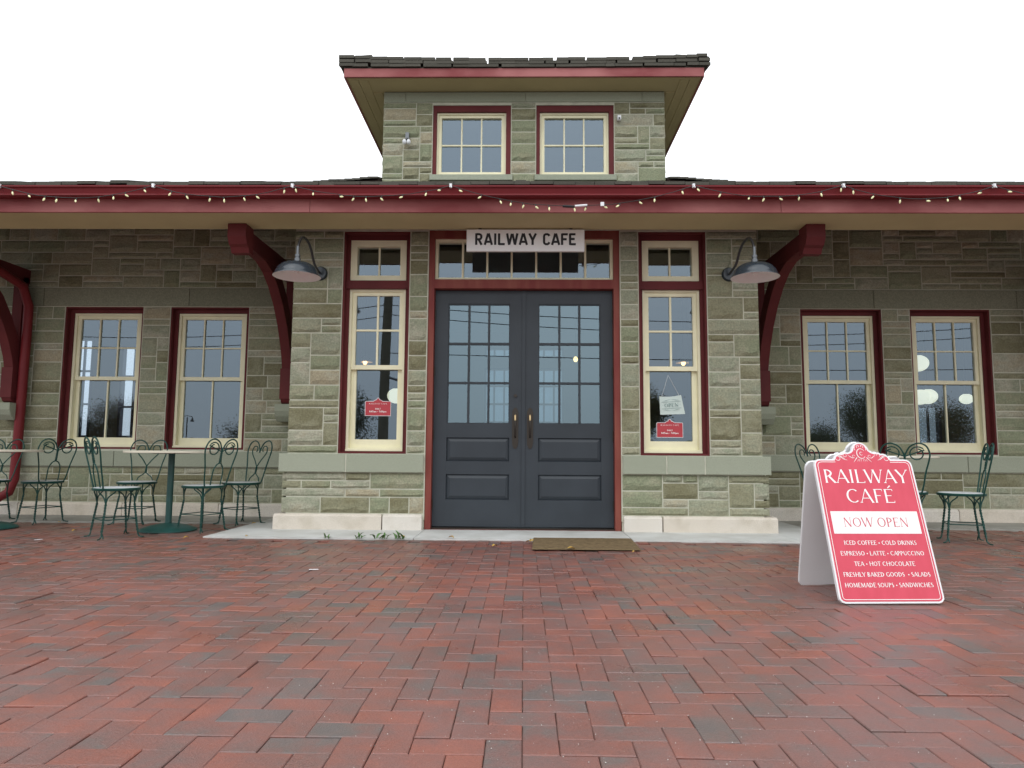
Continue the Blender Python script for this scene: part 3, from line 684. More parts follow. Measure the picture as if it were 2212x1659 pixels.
# brackets under the wide eave
def bracket(xc):
    w2 = .058
    r = bpy.data.objects.new('bracket', None); COL.objects.link(r); r.parent = B; r.location = (xc, 0, 0); r.empty_display_size = .1
    g = G().box(-w2, w2, 1.17, 1.262, 1.75, 2.86); g.build('post', M['red'], r)
    G().box(-w2*1.0, w2*1.0, -.30, 1.28, 2.80, 2.965).build('beam', M['red'], r)
    tip = [(-.45,2.86),(-.45,2.984),(-.26,2.984),(-.26,2.72),(-.34,2.72),(-.37,2.77),(-.41,2.79)]
    G().ext(tip, -.090, .090).build('beam_end', M['red'], r)
    outer = [(-.05,2.795),(.18,2.785),(.38,2.72),(.57,2.60),(.75,2.43),(.90,2.23),(1.01,2.03),(1.08,1.86),(1.11,1.74)]
    inner = outer
    n = len(outer); m = len(inner); pts = outer+inner
    # triangulate the arch strip by quads between matched samples
    inn = [(.20,2.799),(.36,2.799),(.53,2.799),(.68,2.73),(.87,2.56),(1.03,2.34),(1.15,2.12),(1.22,1.92),(1.25,1.74)]
    vs = [(s*w2*.95, y, z) for s in (-1, 1) for (y, z) in outer]+[(s*w2*.95, y, z) for s in (-1, 1) for (y, z) in inn]
    fs = []
    for i in range(n-1):
        fs += [(i, i+1, 2*n+i+1, 2*n+i), (n+i, 3*n+i, 3*n+i+1, n+i+1), (i, n+i, n+i+1, i+1), (2*n+i, 2*n+i+1, 3*n+i+1, 3*n+i)]
    G().add(vs, fs).build('curved_brace', M['red'], r)
    G().box(-w2*1.15, w2*1.15, 1.09, 1.275, 1.385, 1.745).build('foot', M['red'], r)
    G().ext([(1.10,1.385),(1.275,1.385),(1.275,1.325),(1.16,1.325),(1.12,1.345)], -w2*.95, w2*.95).build('foot_moulding', M['red'], r)
    G().ext([(1.04,1.32),(1.31,1.32),(1.31,1.12),(1.13,1.12),(1.07,1.18),(1.04,1.24)], -.10, .10).build('corbel', M['smooth_stone'], r)
for xc in (-2.81, 2.80, -6.14, 6.12): bracket(xc)
# downpipe with its shoe
G().tube([(-6.0,-.80,3.10),(-6.0,-.60,2.93),(-6.0,.6,2.82),(-6.0,1.05,2.72),(-6.005,1.18,2.50),(-6.01,1.19,2.3),(-6.02,1.19,.9),(-6.03,1.19,.42),(-6.06,1.16,.27),(-6.16,1.05,.17),(-6.36,.90,.11)], .052, 12).build('downpipe', M['gutter'], B, smooth=True)

# ------------------------------------------------------------------ room behind the glass
room = G()
room.box(-12, 12, 1.62, 9.0, -.02, .0); room.build('interior_floor', M['inner_floor'], kind='structure')
G().box(-12, 12, 1.62, 9.0, 3.55, 3.6).box(-2.3, 2.3, .31, 1.62, 3.425, 3.47).build('interior_ceiling', M['inner_wall'], kind='structure')
G().box(-12.1, -12, 1.6, 9, 0, 3.6).build('interior_end_wall', M['inner_wall'], kind='structure')
G().box(12, 12.1, 1.6, 9, 0, 3.6).build('interior_end_wall', M['inner_wall'], kind='structure')
FH = [(-10.56, -10.10, 1.05, 3.38), (-9.44, -9.08, 1.05, 3.2), (-6.60, -6.36, 1.9, 3.0), (-.92, .92, .2, 2.72), (-.92, .92, 2.95, 3.2), (8.95, 9.5, .9, 1.9)]
fwall = wall_panel('far_wall', -12, 12, 0, 3.6, 9.0, 9.2, FH, M['inner_wall']); fwall.parent = None; fwall['kind'] = 'structure'
for h in FH:
    g = G(); x0, x1, z0, z1 = h; wd = x1-x0
    ring(g, x0, x1, z0, z1, 8.97, 9.1, .05, .05, .05, .05)
    nxm = 8 if (wd > 1.5) else (2 if wd > .4 else 1)
    G().box(x0+.02, x1-.02, 9.06, 9.065, z0+.02, z1-.02).build('pane', M['dim_pane'] if abs(x0) < 2 or x0 > 5 else M['glass'], fwall, fix=False)
    for i in range(1, nxm): g.box(x0+i*wd/nxm-.02, x0+i*wd/nxm+.02, 9.0, 9.05, z0, z1)
    nz = 6 if (wd > 1.5 and z1-z0 > 1) else (1 if z1-z0 < 1 else 3)
    for j in range(1, nz): g.box(x0, x1, 9.002, 9.048, z0+j*(z1-z0)/nz-.022, z0+j*(z1-z0)/nz+.022)
    g.build('far_window_frame', M['blue_frame'], fwall)
for sx in (-1, 1): G().box(*sorted((sx*2.05, sx*2.13)), .31, 1.62, 0, 3.42).build('lobby_wall', M['inner_wall'], kind='structure')
G().box(-1.5, 1.5, 3.4, 3.5, 3.9, 5.27).box(-1.57, 1.52, 1.53, 3.4, 3.86, 3.9).box(-1.57, -1.5, 1.53, 3.4, 3.9, 5.27).box(1.45, 1.52, 1.53, 3.4, 3.9, 5.27).box(-1.57, 1.52, 1.53, 3.4, 5.2, 5.262).build('dormer_room', M['inner_wall'], B)
def globe_lamp(x, y, z, r, ceil, label, top=True):
    t = thing('globe_pendant', label, 'pendant lamp', (x, y, z), 0, 'opal globe lamps inside the cafe')
    G().sphere((0,0,0), r, r, r*.82, 20, 14).build('globe', M['globe'], t, smooth=True)
    G().lathe([(.03,r*.8),(r*.5,r*.74),(r*.45,r*.95),(r*.2,r*1.3),(.012,r*1.5)], n=16).build('cap', M['pipe'], t, smooth=True)
    G().tube([(0,0,r*1.4),(0,0,ceil-z)], .012, 8).build('rod', M['pipe'], t)
globe_lamp(-2.03, 4.0, 1.66, .15, 3.55, 'opal globe lamp with black cap seen through the tall window left of the doors')
globe_lamp(6.22, 4.0, 2.22, .16, 3.55, 'upper opal globe lamp at the left edge of the rightmost window')
globe_lamp(6.25, 4.05, 1.69, .15, 3.55, 'lower opal globe lamp at the left edge of the rightmost window')
globe_lamp(6.52, 4.3, 1.72, .15, 3.55, 'opal globe lamp beside the lower one in the rightmost window')
globe_lamp(6.95, 4.0, 1.66, .10, 3.55, 'small bright globe lamp at the right of the rightmost window')
for x, z, lb in ((-2.55, 2.20, 'small warm pendant glowing behind the tall window left of the doors'), (2.53, 2.21, 'small warm pendant glowing behind the tall window right of the doors'), (.82, 2.26, 'tiny warm bulb seen through the right-hand entrance door')):
    t = thing('warm_pendant', lb, 'pendant lamp', (x, 4.0, z), 0, 'warm pendants inside the cafe')
    G().sphere((0,0,0), .035, .035, .045, 10, 8).build('filament_bulb', M['flame'], t)
    if x != .82: G().lathe([(.12,.0),(.10,.03),(.04,.07),(.015,.09)], n=18, cap=False).build('shade', M['lamp_in'], t)
    G().tube([(0,0,.05),(0,0,3.55-z)], .006, 6).build('rod', M['pipe'], t)

# ------------------------------------------------------------------ lettering made of strokes
# glyph = (advance width, [strokes]); stroke = ('L', x0,y0,x1,y1,thick?) | ('A', cx,cy,rx,ry,deg0,deg1) | ('S', x,y) a serif
GL = {
 'A': (.74, [('L',.06,0,.37,1,0),('L',.37,1,.68,0,1),('L',.17,.33,.57,.33,0),('S',.06,0),('S',.68,0)]),
 'B': (.62, [('L',.14,0,.14,1,1),('A',.16,.76,.32,.24,-90,90),('A',.16,.26,.38,.26,-90,90),('S',.14,0),('S',.14,1)]),
 'C': (.74, [('A',.42,.5,.36,.5,48,312)]),
 'D': (.78, [('L',.14,0,.14,1,1),('A',.16,.5,.54,.5,-90,90),('S',.14,0),('S',.14,1)]),
 'E': (.60, [('L',.14,0,.14,1,1),('L',.14,.98,.52,.98,0),('L',.14,.52,.44,.52,0),('L',.14,.02,.55,.02,0),('S',.14,0),('S',.14,1),('V',.52,.92),('V',.55,.08)]),
 'F': (.56, [('L',.14,0,.14,1,1),('L',.14,.98,.52,.98,0),('L',.14,.52,.42,.52,0),('S',.14,0),('S',.14,1),('V',.52,.92)]),
 'G': (.80, [('A',.42,.5,.36,.5,48,345),('L',.71,.0,.71,.42,1),('S',.71,.42)]),
 'H': (.84, [('L',.16,0,.16,1,1),('L',.68,0,.68,1,1),('L',.16,.52,.68,.52,0),('S',.16,0),('S',.16,1),('S',.68,0),('S',.68,1)]),
 'I': (.34, [('L',.17,0,.17,1,1),('S',.17,0),('S',.17,1)]),
 'K': (.72, [('L',.14,0,.14,1,1),('L',.17,.48,.58,1,0),('L',.27,.58,.64,0,1),('S',.14,0),('S',.14,1),('S',.58,1),('S',.64,0)]),
 'L': (.58, [('L',.14,0,.14,1,1),('L',.14,.02,.54,.02,0),('S',.14,0),('S',.14,1),('V',.54,.08)]),
 'M': (.96, [('L',.14,0,.18,1,0),('L',.18,1,.47,.05,1),('L',.47,.05,.77,1,0),('L',.77,1,.81,0,1),('S',.14,0),('S',.81,0)]),
 'N': (.84, [('L',.16,0,.16,1,0),('L',.16,1,.68,0,1),('L',.68,0,.68,1,0),('S',.16,0),('S',.68,1)]),
 'O': (.84, [('A',.42,.5,.36,.5,0,360)]),
 'P': (.60, [('L',.14,0,.14,1,1),('A',.16,.73,.36,.27,-90,90),('S',.14,0),('S',.14,1)]),
 'R': (.68, [('L',.14,0,.14,1,1),('A',.16,.73,.34,.27,-90,90),('L',.32,.48,.62,0,1),('S',.14,0),('S',.14,1),('S',.64,0)]),
 'S': (.54, [('A',.28,.74,.20,.26,50,235),('L',.16,.60,.40,.42,1),('A',.26,.26,.22,.26,-130,50)]),
 'T': (.64, [('L',.32,0,.32,1,1),('L',.05,.98,.59,.98,0),('S',.32,0),('V',.05,.92),('V',.59,.92)]),
 'U': (.80, [('L',.15,.34,.15,1,1),('A',.39,.34,.24,.34,180,360),('L',.63,.34,.63,1,0),('S',.15,1),('S',.63,1)]),
 'W': (1.06,[('L',.05,1,.30,0,1),('L',.30,0,.53,1,0),('L',.53,1,.76,0,1),('L',.76,0,1.01,1,0),('S',.05,1),('S',.53,1),('S',1.01,1)]),
 'Y': (.70, [('L',.05,1,.35,.45,1),('L',.65,1,.35,.45,0),('L',.35,0,.35,.46,1),('S',.05,1),('S',.65,1),('S',.35,0)]),
 ' ': (.32, []), '*': (.36, [('D',.18,.42)]), '-': (.5, [('L',.1,.4,.4,.4,1)]), ':': (.24, [('D',.12,.15),('D',.12,.6)]),
 '8': (.56, [('A',.28,.74,.19,.24,0,360),('A',.28,.26,.23,.26,0,360)]),
 '4': (.60, [('L',.42,0,.42,1,1),('L',.42,1,.06,.32,0),('L',.06,.30,.56,.30,1)]),
 '5': (.56, [('L',.14,.96,.48,.96,1),('L',.14,.96,.12,.55,0),('A',.25,.32,.24,.32,-130,100)]),
 '0': (.60, [('A',.30,.5,.23,.5,0,360)]),
 'a': (.56, [('A',.26,.30,.19,.28,0,360),('L',.46,0,.46,.58,1)]),
 'm': (.82, [('L',.12,0,.12,.58,1),('A',.26,.38,.13,.20,0,180),('L',.40,0,.40,.40,1),('A',.54,.38,.13,.20,0,180),('L',.68,0,.68,.40,1)]),
 'p': (.58, [('L',.12,-.3,.12,.58,1),('A',.30,.29,.19,.29,0,360)]),
}
GL['É'] = (.60, GL['E'][1]+[('L',.30,1.08,.46,1.26,2)])
SANS = {   # condensed sign-painter's capitals: straight strokes with tight rounded corners
 'R': (.60, [('L',.10,0,.10,1,1),('P',[(.10,.93),(.30,.93),(.41,.88),(.45,.78),(.45,.63),(.41,.53),(.30,.48),(.10,.48)]),('L',.27,.48,.48,0,1)]),
 'A': (.64, [('L',.07,0,.30,1,1),('L',.34,1,.57,0,1),('L',.16,.27,.48,.27,1)]),
 'I': (.27, [('L',.13,0,.13,1,1)]),
 'L': (.56, [('L',.10,0,.10,1,1),('L',.10,.07,.50,.07,1)]),
 'W': (.86, [('L',.07,1,.22,0,1),('L',.22,.03,.41,.97,1),('L',.45,.97,.62,.03,1),('L',.62,0,.79,1,1)]),
 'Y': (.60, [('L',.07,1,.30,.42,1),('L',.53,1,.30,.42,1),('L',.30,0,.30,.46,1)]),
 'C': (.56, [('P',[(.47,.78),(.42,.88),(.34,.93),(.22,.93),(.13,.87),(.10,.76),(.10,.24),(.13,.13),(.22,.07),(.34,.07),(.42,.12),(.47,.24)])]),
 'F': (.53, [('L',.10,0,.10,1,1),('L',.10,.93,.50,.93,1),('L',.10,.50,.42,.50,1)]),
 'E': (.52, [('L',.10,0,.10,1,1),('L',.10,.93,.48,.93,1),('L',.10,.52,.42,.52,1),('L',.10,.07,.50,.07,1)]),
 ' ': (.34, []),
}
class Ink:
    """flat strokes in (u, v), each lifted a hair above the one before"""
    def __init__(s): s.q = []; s.k = 0
    def strip(s, pts, ws):
        s.k += 1; lift = (s.k % 24)*.000035; n = len(pts); L = []; R = []
        for i in range(n):
            a = pts[max(0, i-1)]; b = pts[min(n-1, i+1)]
            if pts[0] == pts[-1] and i in (0, n-1): a, b = pts[n-2], pts[1]
            d = math.hypot(b[0]-a[0], b[1]-a[1]) or 1; nx, ny = -(b[1]-a[1])/d, (b[0]-a[0])/d; h = ws[i]/2
            L.append((pts[i][0]+nx*h, pts[i][1]+ny*h, lift)); R.append((pts[i][0]-nx*h, pts[i][1]-ny*h, lift))
        for i in range(n-1): s.q.append((R[i], R[i+1], L[i+1], L[i]))
    def text(s, txt, u, v, H, W=None, thick=.14, thin=.05, font=GL, serif=.20, track=0.):
        adv = sum(font[c][0]+track for c in txt)-track; sx = H if W is None else W/adv
        x = u-adv*sx/2 if W is None else u-W/2
        for c in txt:
            wd, st = font[c]
            for t in st:
                X = lambda p: x+p*sx
                Y = lambda p: v+p*H
                if t[0] == 'L': 
                    th = (thin, thick, .10)[t[5]]*H; s.strip([(X(t[1]),Y(t[2])),(X(t[3]),Y(t[4]))], [th, th] if t[5] < 2 else [th*.5, th])
                elif t[0] == 'P': s.strip([(X(a),Y(b)) for a, b in t[1]], [thick*H]*len(t[1]))
                elif t[0] == 'A':
                    _, cx, cy, rx, ry, a0, a1 = t; n = 14; P_ = []; Wd = []
                    for i in range(n+1):
                        an = math.radians(a0+(a1-a0)*i/n); th = (thin+(thick-thin)*abs(math.cos(an))**1.3)*H
                        P_.append((X(cx+(rx-thick*.35)*math.cos(an)), Y(cy+(ry-thin*.5)*math.sin(an)))); Wd.append(th)
                    s.strip(P_, Wd)
                elif t[0] == 'S' and serif: s.strip([(X(t[1])-serif*H*.5, Y(t[2])+(.02 if t[2] < .5 else -.02)*H),(X(t[1])+serif*H*.5, Y(t[2])+(.02 if t[2] < .5 else -.02)*H)], [thin*H*.9]*2)
                elif t[0] == 'V' and serif: s.strip([(X(t[1]), Y(t[2]-.06)),(X(t[1]), Y(t[2]+.06))], [thin*H*.9]*2)
                elif t[0] == 'D': s.strip([(X(t[1])-.14*H, Y(t[2])),(X(t[1])-.07*H, Y(t[2])),(X(t[1])+.07*H, Y(t[2])),(X(t[1])+.14*H, Y(t[2]))], [.12*H,.28*H,.28*H,.12*H])
            x += (wd+track)*sx
        return s
    def geo(s, off=0.0, flip=False):
        """to mesh facing -y, lying at y = -off"""
        g = G()
        for q in s.q: g.add([(p[0], -off-p[2], p[1]) for p in q], [(0,1,2,3)])
        return g

# ------------------------------------------------------------------ hanging sign over the doors
sg = thing('hanging_sign', 'long white board with black capitals hung under the eave above the doors', 'sign', (.006, -.295, 2.752))
G().cbox(-.582, .582, -.018, .018, 0, .220, .003).build('board', M['white_sign'], sg)
k = Ink(); k.text('RAILWAY CAFE', 0, .063, .117, W=1.0, thick=.195, thin=.195, font=SANS, serif=0, track=.03)
k.geo(.0185).build('lettering', M['black'], sg, fix=False)
for x in (-.45, .45): G().box(x-.015, x+.015, -.012, .012, .220, .234).build('hanger', M['pipe'], sg)

# ------------------------------------------------------------------ gooseneck wall lamps
def wall_lamp(x, label, sway):
    t = thing('wall_lamp', label, 'wall lamp', (x, -.005, 2.60), 0, 'gooseneck lamps beside the entrance bay windows')
    vs = [(.062*math.cos(q*PI/10), -.04, .062*math.sin(q*PI/10)) for q in range(20)]+[(.075*math.cos(q*PI/10), -.012, .075*math.sin(q*PI/10)) for q in range(20)]
    G().add(vs, [tuple(range(20))]+[(q, (q+1) % 20, 20+(q+1) % 20, 20+q) for q in range(20)]).build('backplate', M['lamp'], t, smooth=True)
    path = []
    ctrl = [(0,-.03,0),(0,-.12,.01),(sway*.02,-.20,.06),(sway*.03,-.27,.15),(sway*.04,-.35,.215),(sway*.05,-.45,.235),(sway*.05,-.54,.215),(sway*.05,-.61,.15),(sway*.05,-.645,.08),(sway*.05,-.65,-.02)]
    P_ = [Vector(c) for c in ctrl]
    for i in range(len(P_)-1):
        p0, p1, p2, p3 = P_[max(0,i-1)], P_[i], P_[i+1], P_[min(len(P_)-1, i+2)]
        for q in range(4):
            u = q/4; path.append(.5*((2*p1)+(-p0+p2)*u+(2*p0-5*p1+4*p2-p3)*u*u+(-p0+3*p1-3*p2+p3)*u**3))
    path.append(P_[-1])
    G().tube(path, .0125, 10).build('gooseneck', M['pipe'], t, smooth=True)
    cx = sway*.05
    G().lathe([(.014,.095),(.014,.02),(.026,.015),(.026,-.005),(.022,-.008),(.022,-.02),(.030,-.024),(.030,-.055),(.036,-.062)], (cx,-.65,0), 16).build('socket', M['galv'], t, smooth=True)
    sh = [(.034,-.058),(.075,-.062),(.120,-.074),(.155,-.094),(.182,-.124),(.197,-.155),(.206,-.176),(.216,-.188),(.218,-.196)]
    G().lathe(sh, (cx,-.65,0), 48, cap=False).build('shade', M['lamp'], t, smooth=True)
    G().lathe([(.0005,-.085),(.08,-.088),(.13,-.108),(.168,-.14),(.192,-.172),(.213,-.193),(.218,-.1965)], (cx,-.65,0), 48, cap=False).build('reflector', M['lamp_in'], t, smooth=True)
    G().sphere((cx,-.65,-.13), .03, .03, .045, 12, 8).build('light_bulb', M['lamp_in'], t, smooth=True)
wall_lamp(-2.105, 'dark enamel gooseneck lamp on the bay left of the doors', -.6)
wall_lamp(2.085, 'dark enamel gooseneck lamp on the bay right of the doors', 1.0)
# small twin fixture and sensor on the dormer
t = thing('twin_floodlight', 'small grey twin floodlight on the dormer stone left of its windows', 'light', (-1.465, 1.28, 4.60))
G().box(-.022, .022, -.035, .0, .03, .12).build('mount', M['galv'], t)
G().tube([(0,-.03,.04),(0,-.06,.01)], .012, 8).build('stem', M['pipe'], t)
for sx in (-1, 1): G().sphere((sx*.026,-.07,-.02), .026, .03, .034, 12, 8).build('lamp_head', M['clip'], t, smooth=True)
t = thing('motion_sensor', 'tiny white sensor box on the dormer stone right of its windows', 'sensor', (1.16, 1.28, 4.905))
G().cbox(-.022, .022, -.05, 0, -.03, .03, .006).build('housing', M['clip'], t)
G().sphere((0,-.05,-.012), .012, .01, .012, 8, 6).build('lens', M['pipe'], t)

# ------------------------------------------------------------------ string of lights along the gutter
SL = thing('string_lights', 'sagging string of small cream bulbs clipped along the red gutter', 'string lights', (0, -.918, 3.180))
clips = [(-4.83,.0), (-3.40,.0), (-2.12,.0), (-.675,.0), (1.52,.0), (2.86,0), (4.20,0), (5.5,0)]
sags = [.115, .105, .10, .19, .10, .12, .11]
lr = random.Random(9); cable = []
cable += [(-5.6, 0, -.02), (-5.3, 0, -.05), (-5.0, 0, -.03)]
for (x0, _), (x1, _), sg_ in zip(clips[:-1], clips[1:], sags):
    for i in range(12):
        u = i/12; cable.append((x0+(x1-x0)*u, lr.uniform(-.004,.004), -4*sg_*u*(1-u)+lr.uniform(-.003,.003)))
cable.append((clips[-1][0], 0, 0))
cg = G().tube(cable, .0032, 5)
def cab(x):
    for a, b in zip(cable[:-1], cable[1:]):
        if a[0] <= x <= b[0]: return a[2]+(b[2]-a[2])*(x-a[0])/(b[0]-a[0])
    return 0
x = -5.5; bulbs = []
while x < 5.5:
    bulbs.append(x); x += lr.choice((.12,.15,.16,.19,.24))+lr.uniform(-.02,.02)
bulb_meshes = []
for q in range(6):
    g = G(); ta = lr.uniform(-.5, .5); 
    prof = [(.0005,-.034),(.0045,-.030),(.0078,-.021),(.0082,-.013),(.0055,-.002),(.004,0)]
    g.lathe(prof, (0,0,0), 8); bulb_meshes.append(g.mesh('bulb', M['bulb'], True))
for i, x in enumerate(bulbs):
    z = cab(x); o = bpy.data.objects.new('bulb', bulb_meshes[i % 6]); COL.objects.link(o); o.parent = SL
    o.location = (x+lr.uniform(-.01,.01), -.003, z-.020); o.rotation_euler = (lr.gauss(0,.3), lr.gauss(0,.5) if lr.random() < .72 else lr.uniform(-1.6,1.6), 0)
    cg.tube([(x, 0, z), (x, -.003, z-.021)], .0048, 6)
cg.build('cable', M['string'], SL)
for x, _ in clips:
    G().box(x-.011, x+.011, -.006, .020, -.014, .020).tube([(x-.008,-.004,.012),(x+.012,-.01,-.02)], .005, 6).build('clip', M['clip'], SL)
zc = cab(.42)
G().tube([(.34,-.004,cab(.34)-.004),(.44,-.004,zc-.006)], .012, 8).build('plug', M['wire'], SL)
G().tube([(.45,-.004,zc+.0),(.56,-.006,zc+.008)], .010, 8).build('connector', M['clip'], SL)
G().box(.68,.712,-.012,.004,-.19,-.155).build('tag', M['clip'], SL)

# ------------------------------------------------------------------ A-frame board
ROT = math.radians(3.9); LEAN = math.atan(.24/.755)
AF = thing('a_frame_sign', 'coral red and white folding pavement board standing on the brick right of the doors', 'sign', (1.95, -3.213, 0), ROT)
half = [(0,0),(.255,0),(.272,.006),(.284,.02),(.286,.035),(.286,.752),(.283,.768),(.274,.781),(.262,.788),(.246,.790),(.168,.790),(.158,.806),(.146,.818),(.131,.824),(.116,.823),(.106,.831),(.092,.832),(.080,.829),(.068,.833),(.060,.836),(.050,.845),(.047,.858),(.040,.870),(.028,.882),(.014,.889),(0,.891)]
outl = half+[(-x, y) for x, y in reversed(half[1:-1])]
def inset(pts, d):
    n = len(pts); out = []
    for i in range(n):
        a, p, b = pts[i-1], pts[i], pts[(i+1) % n]
        e1 = (p[0]-a[0], p[1]-a[1]); e2 = (b[0]-p[0], b[1]-p[1]); l1 = math.hypot(*e1) or 1; l2 = math.hypot(*e2) or 1
        n1 = (-e1[1]/l1, e1[0]/l1); n2 = (-e2[1]/l2, e2[0]/l2); m = (n1[0]+n2[0], n1[1]+n2[1]); ml = math.hypot(*m) or 1
        m = (m[0]/ml, m[1]/ml); c = max(.55, m[0]*n1[0]+m[1]*n1[1]); out.append((p[0]+m[0]*d/c, p[1]+m[1]*d/c))
    return out
def slab(g, pts, y0, y1):
    n = len(pts); vs = [(x, y0, z) for x, z in pts]+[(x, y1, z) for x, z in pts]
    g.add(vs, [tuple(range(n)), tuple(range(n, 2*n))[::-1]]+[(i, n+i, n+(i+1) % n, (i+1) % n) for i in range(n)]); return g
def panel_root(sign_):
    r = bpy.data.objects.new('front_panel' if sign_ > 0 else 'rear_panel', None); return r
# front panel (tilted back) and rear panel
fb = slab(G(), outl, 0, .018).build('front_panel', M['board_white'], AF, loc=(0,0,0)); fb.rotation_euler = (-LEAN, 0, 0)
rb = slab(G(), outl, 0, .018).build('rear_panel', M['board_white'], AF, loc=(.045,.565,0)); rb.rotation_euler = (LEAN, -.06, 0)
slab(G(), inset(outl, .0095), -.0012, .0002).build('printed_face', M['board_red'], fb)
k = Ink()
il = inset(outl, .020); il = [(x, min(z, .773)) for x, z in il]
lo = [p for p in il if p[1] < .7729]; 
line = [(.160,.7725),(.238,.7725),(.252,.771),(.262,.764),(.266,.752),(.266,.036),(.263,.026),(.256,.0205),(.245,.0195),(-.245,.0195),(-.256,.0205),(-.263,.026),(-.266,.036),(-.266,.752),(-.262,.764),(-.252,.771),(-.238,.7725),(-.160,.7725)]
k.strip(line, [.0032]*len(line))
k.text('RAILWAY', .0, .651, .077, W=.492, thick=.135, thin=.048, serif=.19)
k.text('CAFÉ', .0, .538, .077, W=.282, thick=.135, thin=.048, serif=.19)
for txt, v, W_ in (('ICED COFFEE * COLD DRINKS', .3055, .408), ('ESPRESSO * LATTE * CAPPUCCINO', .2490, .466), ('TEA * HOT CHOCOLATE', .1935, .337), ('FRESHLY BAKED GOODS  * SALADS', .1375, .480), ('HOMEMADE SOUPS * SANDWICHES', .0825, .486)):
    k.text(txt, 0, v, .0225, W=W_, thick=.16, thin=.085, serif=.16)
# crest: ring letter, petals, rays and scrolls
def arc(cx, cy, rx, ry, a0, a1, w0, n=14, taper=True):
    P_ = []; Wd = []
    for i in range(n+1):
        an = math.radians(a0+(a1-a0)*i/n); P_.append((cx+rx*math.cos(an), cy+ry*math.sin(an))); Wd.append(w0*((.45+.55*math.sin(PI*i/n)) if taper else 1))
    k.strip(P_, Wd)
arc(0, .823, .025, .029, 35, 325, .0042, 20); arc(.001, .823, .0085, .0095, 40, 320, .0028, 12)
for sx in (-1, 1):
    k.strip([(sx*.006,.862),(sx*.006,.870),(sx*.013,.876)], [.002,.0035,.001]); k.strip([(sx*.016,.874),(sx*.018,.858)], [.002,.003])
    k.strip([(sx*.024,.866),(sx*.034,.860),(sx*.034,.845)], [.001,.0045,.002]); k.strip([(sx*.030,.843),(sx*.038,.852)], [.003,.001])
    k.strip([(sx*.028,.800),(sx*.052,.772)], [.0045,.001])
    for q in range(3): k.strip([(sx*(.006+q*.008),.790-q*.0005),(sx*(.008+q*.011),.776)], [.002,.001])
    arc(sx*.142, .794, .013, .012, 90 if sx > 0 else 90, 90-sx*-300 if sx < 0 else -210, .0028, 16)
    k.strip([(sx*.142,.807),(sx*.125,.803),(sx*.108,.790),(sx*.088,.784)], [.002,.0036,.003,.001])
    k.strip([(sx*.150,.808),(sx*.132,.812),(sx*.116,.803),(sx*.100,.791)], [.001,.0028,.0028,.001])
    arc(sx*.098, .812, .010, .009, 200 if sx > 0 else -20, 200+sx*-270, .0024, 14)
    k.strip([(sx*.080,.814),(sx*.070,.806),(sx*.058,.797),(sx*.044,.797)], [.001,.003,.003,.001]); arc(sx*.046, .806, .008, .008, 0, 300, .002, 12)
k.geo(.0016).build('white_lettering', M['print_white'], fb, fix=False)
bp = G().box(-.246, .247, -.0020, -.0012, .366, .489); bp.build('white_band', M['print_white'], fb)
k = Ink(); k.text('NOW OPEN', .0, .4035, .0505, W=.372, thick=.115, thin=.045, serif=.19); k.geo(.0025).build('red_lettering', M['print_red'], fb, fix=False)
for x in (-.18, .18): G().box(x-.02, x+.02, .018, .030, .70, .74).build('hinge', M['board_white'], fb)

# ------------------------------------------------------------------ cards in the bay windows
def plaque(x, y, z, label):
    t = thing('window_plaque', label, 'notice', (x, y, z), 0, 'crimson opening hours notices')
    hp = [(-.136,-.079),(.136,-.079),(.136,.067),(.128,.076),(.050,.076),(.032,.088),(.018,.092),(.012,.106),(0,.112),(-.012,.106),(-.018,.092),(-.032,.088),(-.050,.076),(-.128,.076),(-.136,.067)]
    slab(G(), hp, 0, .003).build('card', M['board_white'], t); slab(G(), inset(hp, .005), -.0008, .0002).build('printed_face', M['sticker'], t)
    k = Ink(); k.text('RAILWAY CAFE', 0, .042, .013, W=.19, thick=.16, thin=.08, serif=.1)
    k.text('DAILY', 0, -.012, .015, W=.058, thick=.2, thin=.18, serif=0); k.text('8:45am - 5:00pm', 0, -.041, .018, W=.18, thick=.2, thin=.18, serif=0)
    k.geo(.0012).build('lettering', M['print_white'], t, fix=False)
plaque(-1.515, .174, 1.222, 'crimson opening hours notice low in the tall window left of the doors')
plaque(1.500, .174, 1.018, 'crimson opening hours notice below the OPEN card right of the doors')
oc = thing('open_card', 'pale card reading OPEN hung on a string in the window right of the doors', 'sign', (1.518, .172, 1.275)); oc.rotation_euler = (0, math.radians(-4), 0)
g = G(); n = 8; vs = []
for i in range(n+1):
    u = -1+2*i/n; x0 = u*.112; cv = .010*(u*u)
    vs += [(x0-.004*1, .004-cv, .086+.010*(u*u)), (x0*1.14+.008, .002+cv*.3, -.098-.004*u)]
m_ = len(vs); vs += [(a, b+.002, c) for a, b, c in vs]
fs = [(2*i, 2*i+1, 2*i+3, 2*i+2) for i in range(n)]+[(m_+2*i, m_+2*i+2, m_+2*i+3, m_+2*i+1) for i in range(n)]+[(2*i, 2*i+2, m_+2*i+2, m_+2*i) for i in range(n)]+[(2*i+1, m_+2*i+1, m_+2*i+3, 2*i+3) for i in range(n)]
g.add(vs, fs).build('card', M['paper'], oc)
k = Ink(); k.text('OPEN', 0, -.020, .036, W=.150, thick=.2, thin=.07, serif=.2)
k.strip([(-.10,.032),(.10,.032)], [.0035]*2); k.strip([(-.10,-.036),(.10,-.036)], [.0035]*2)
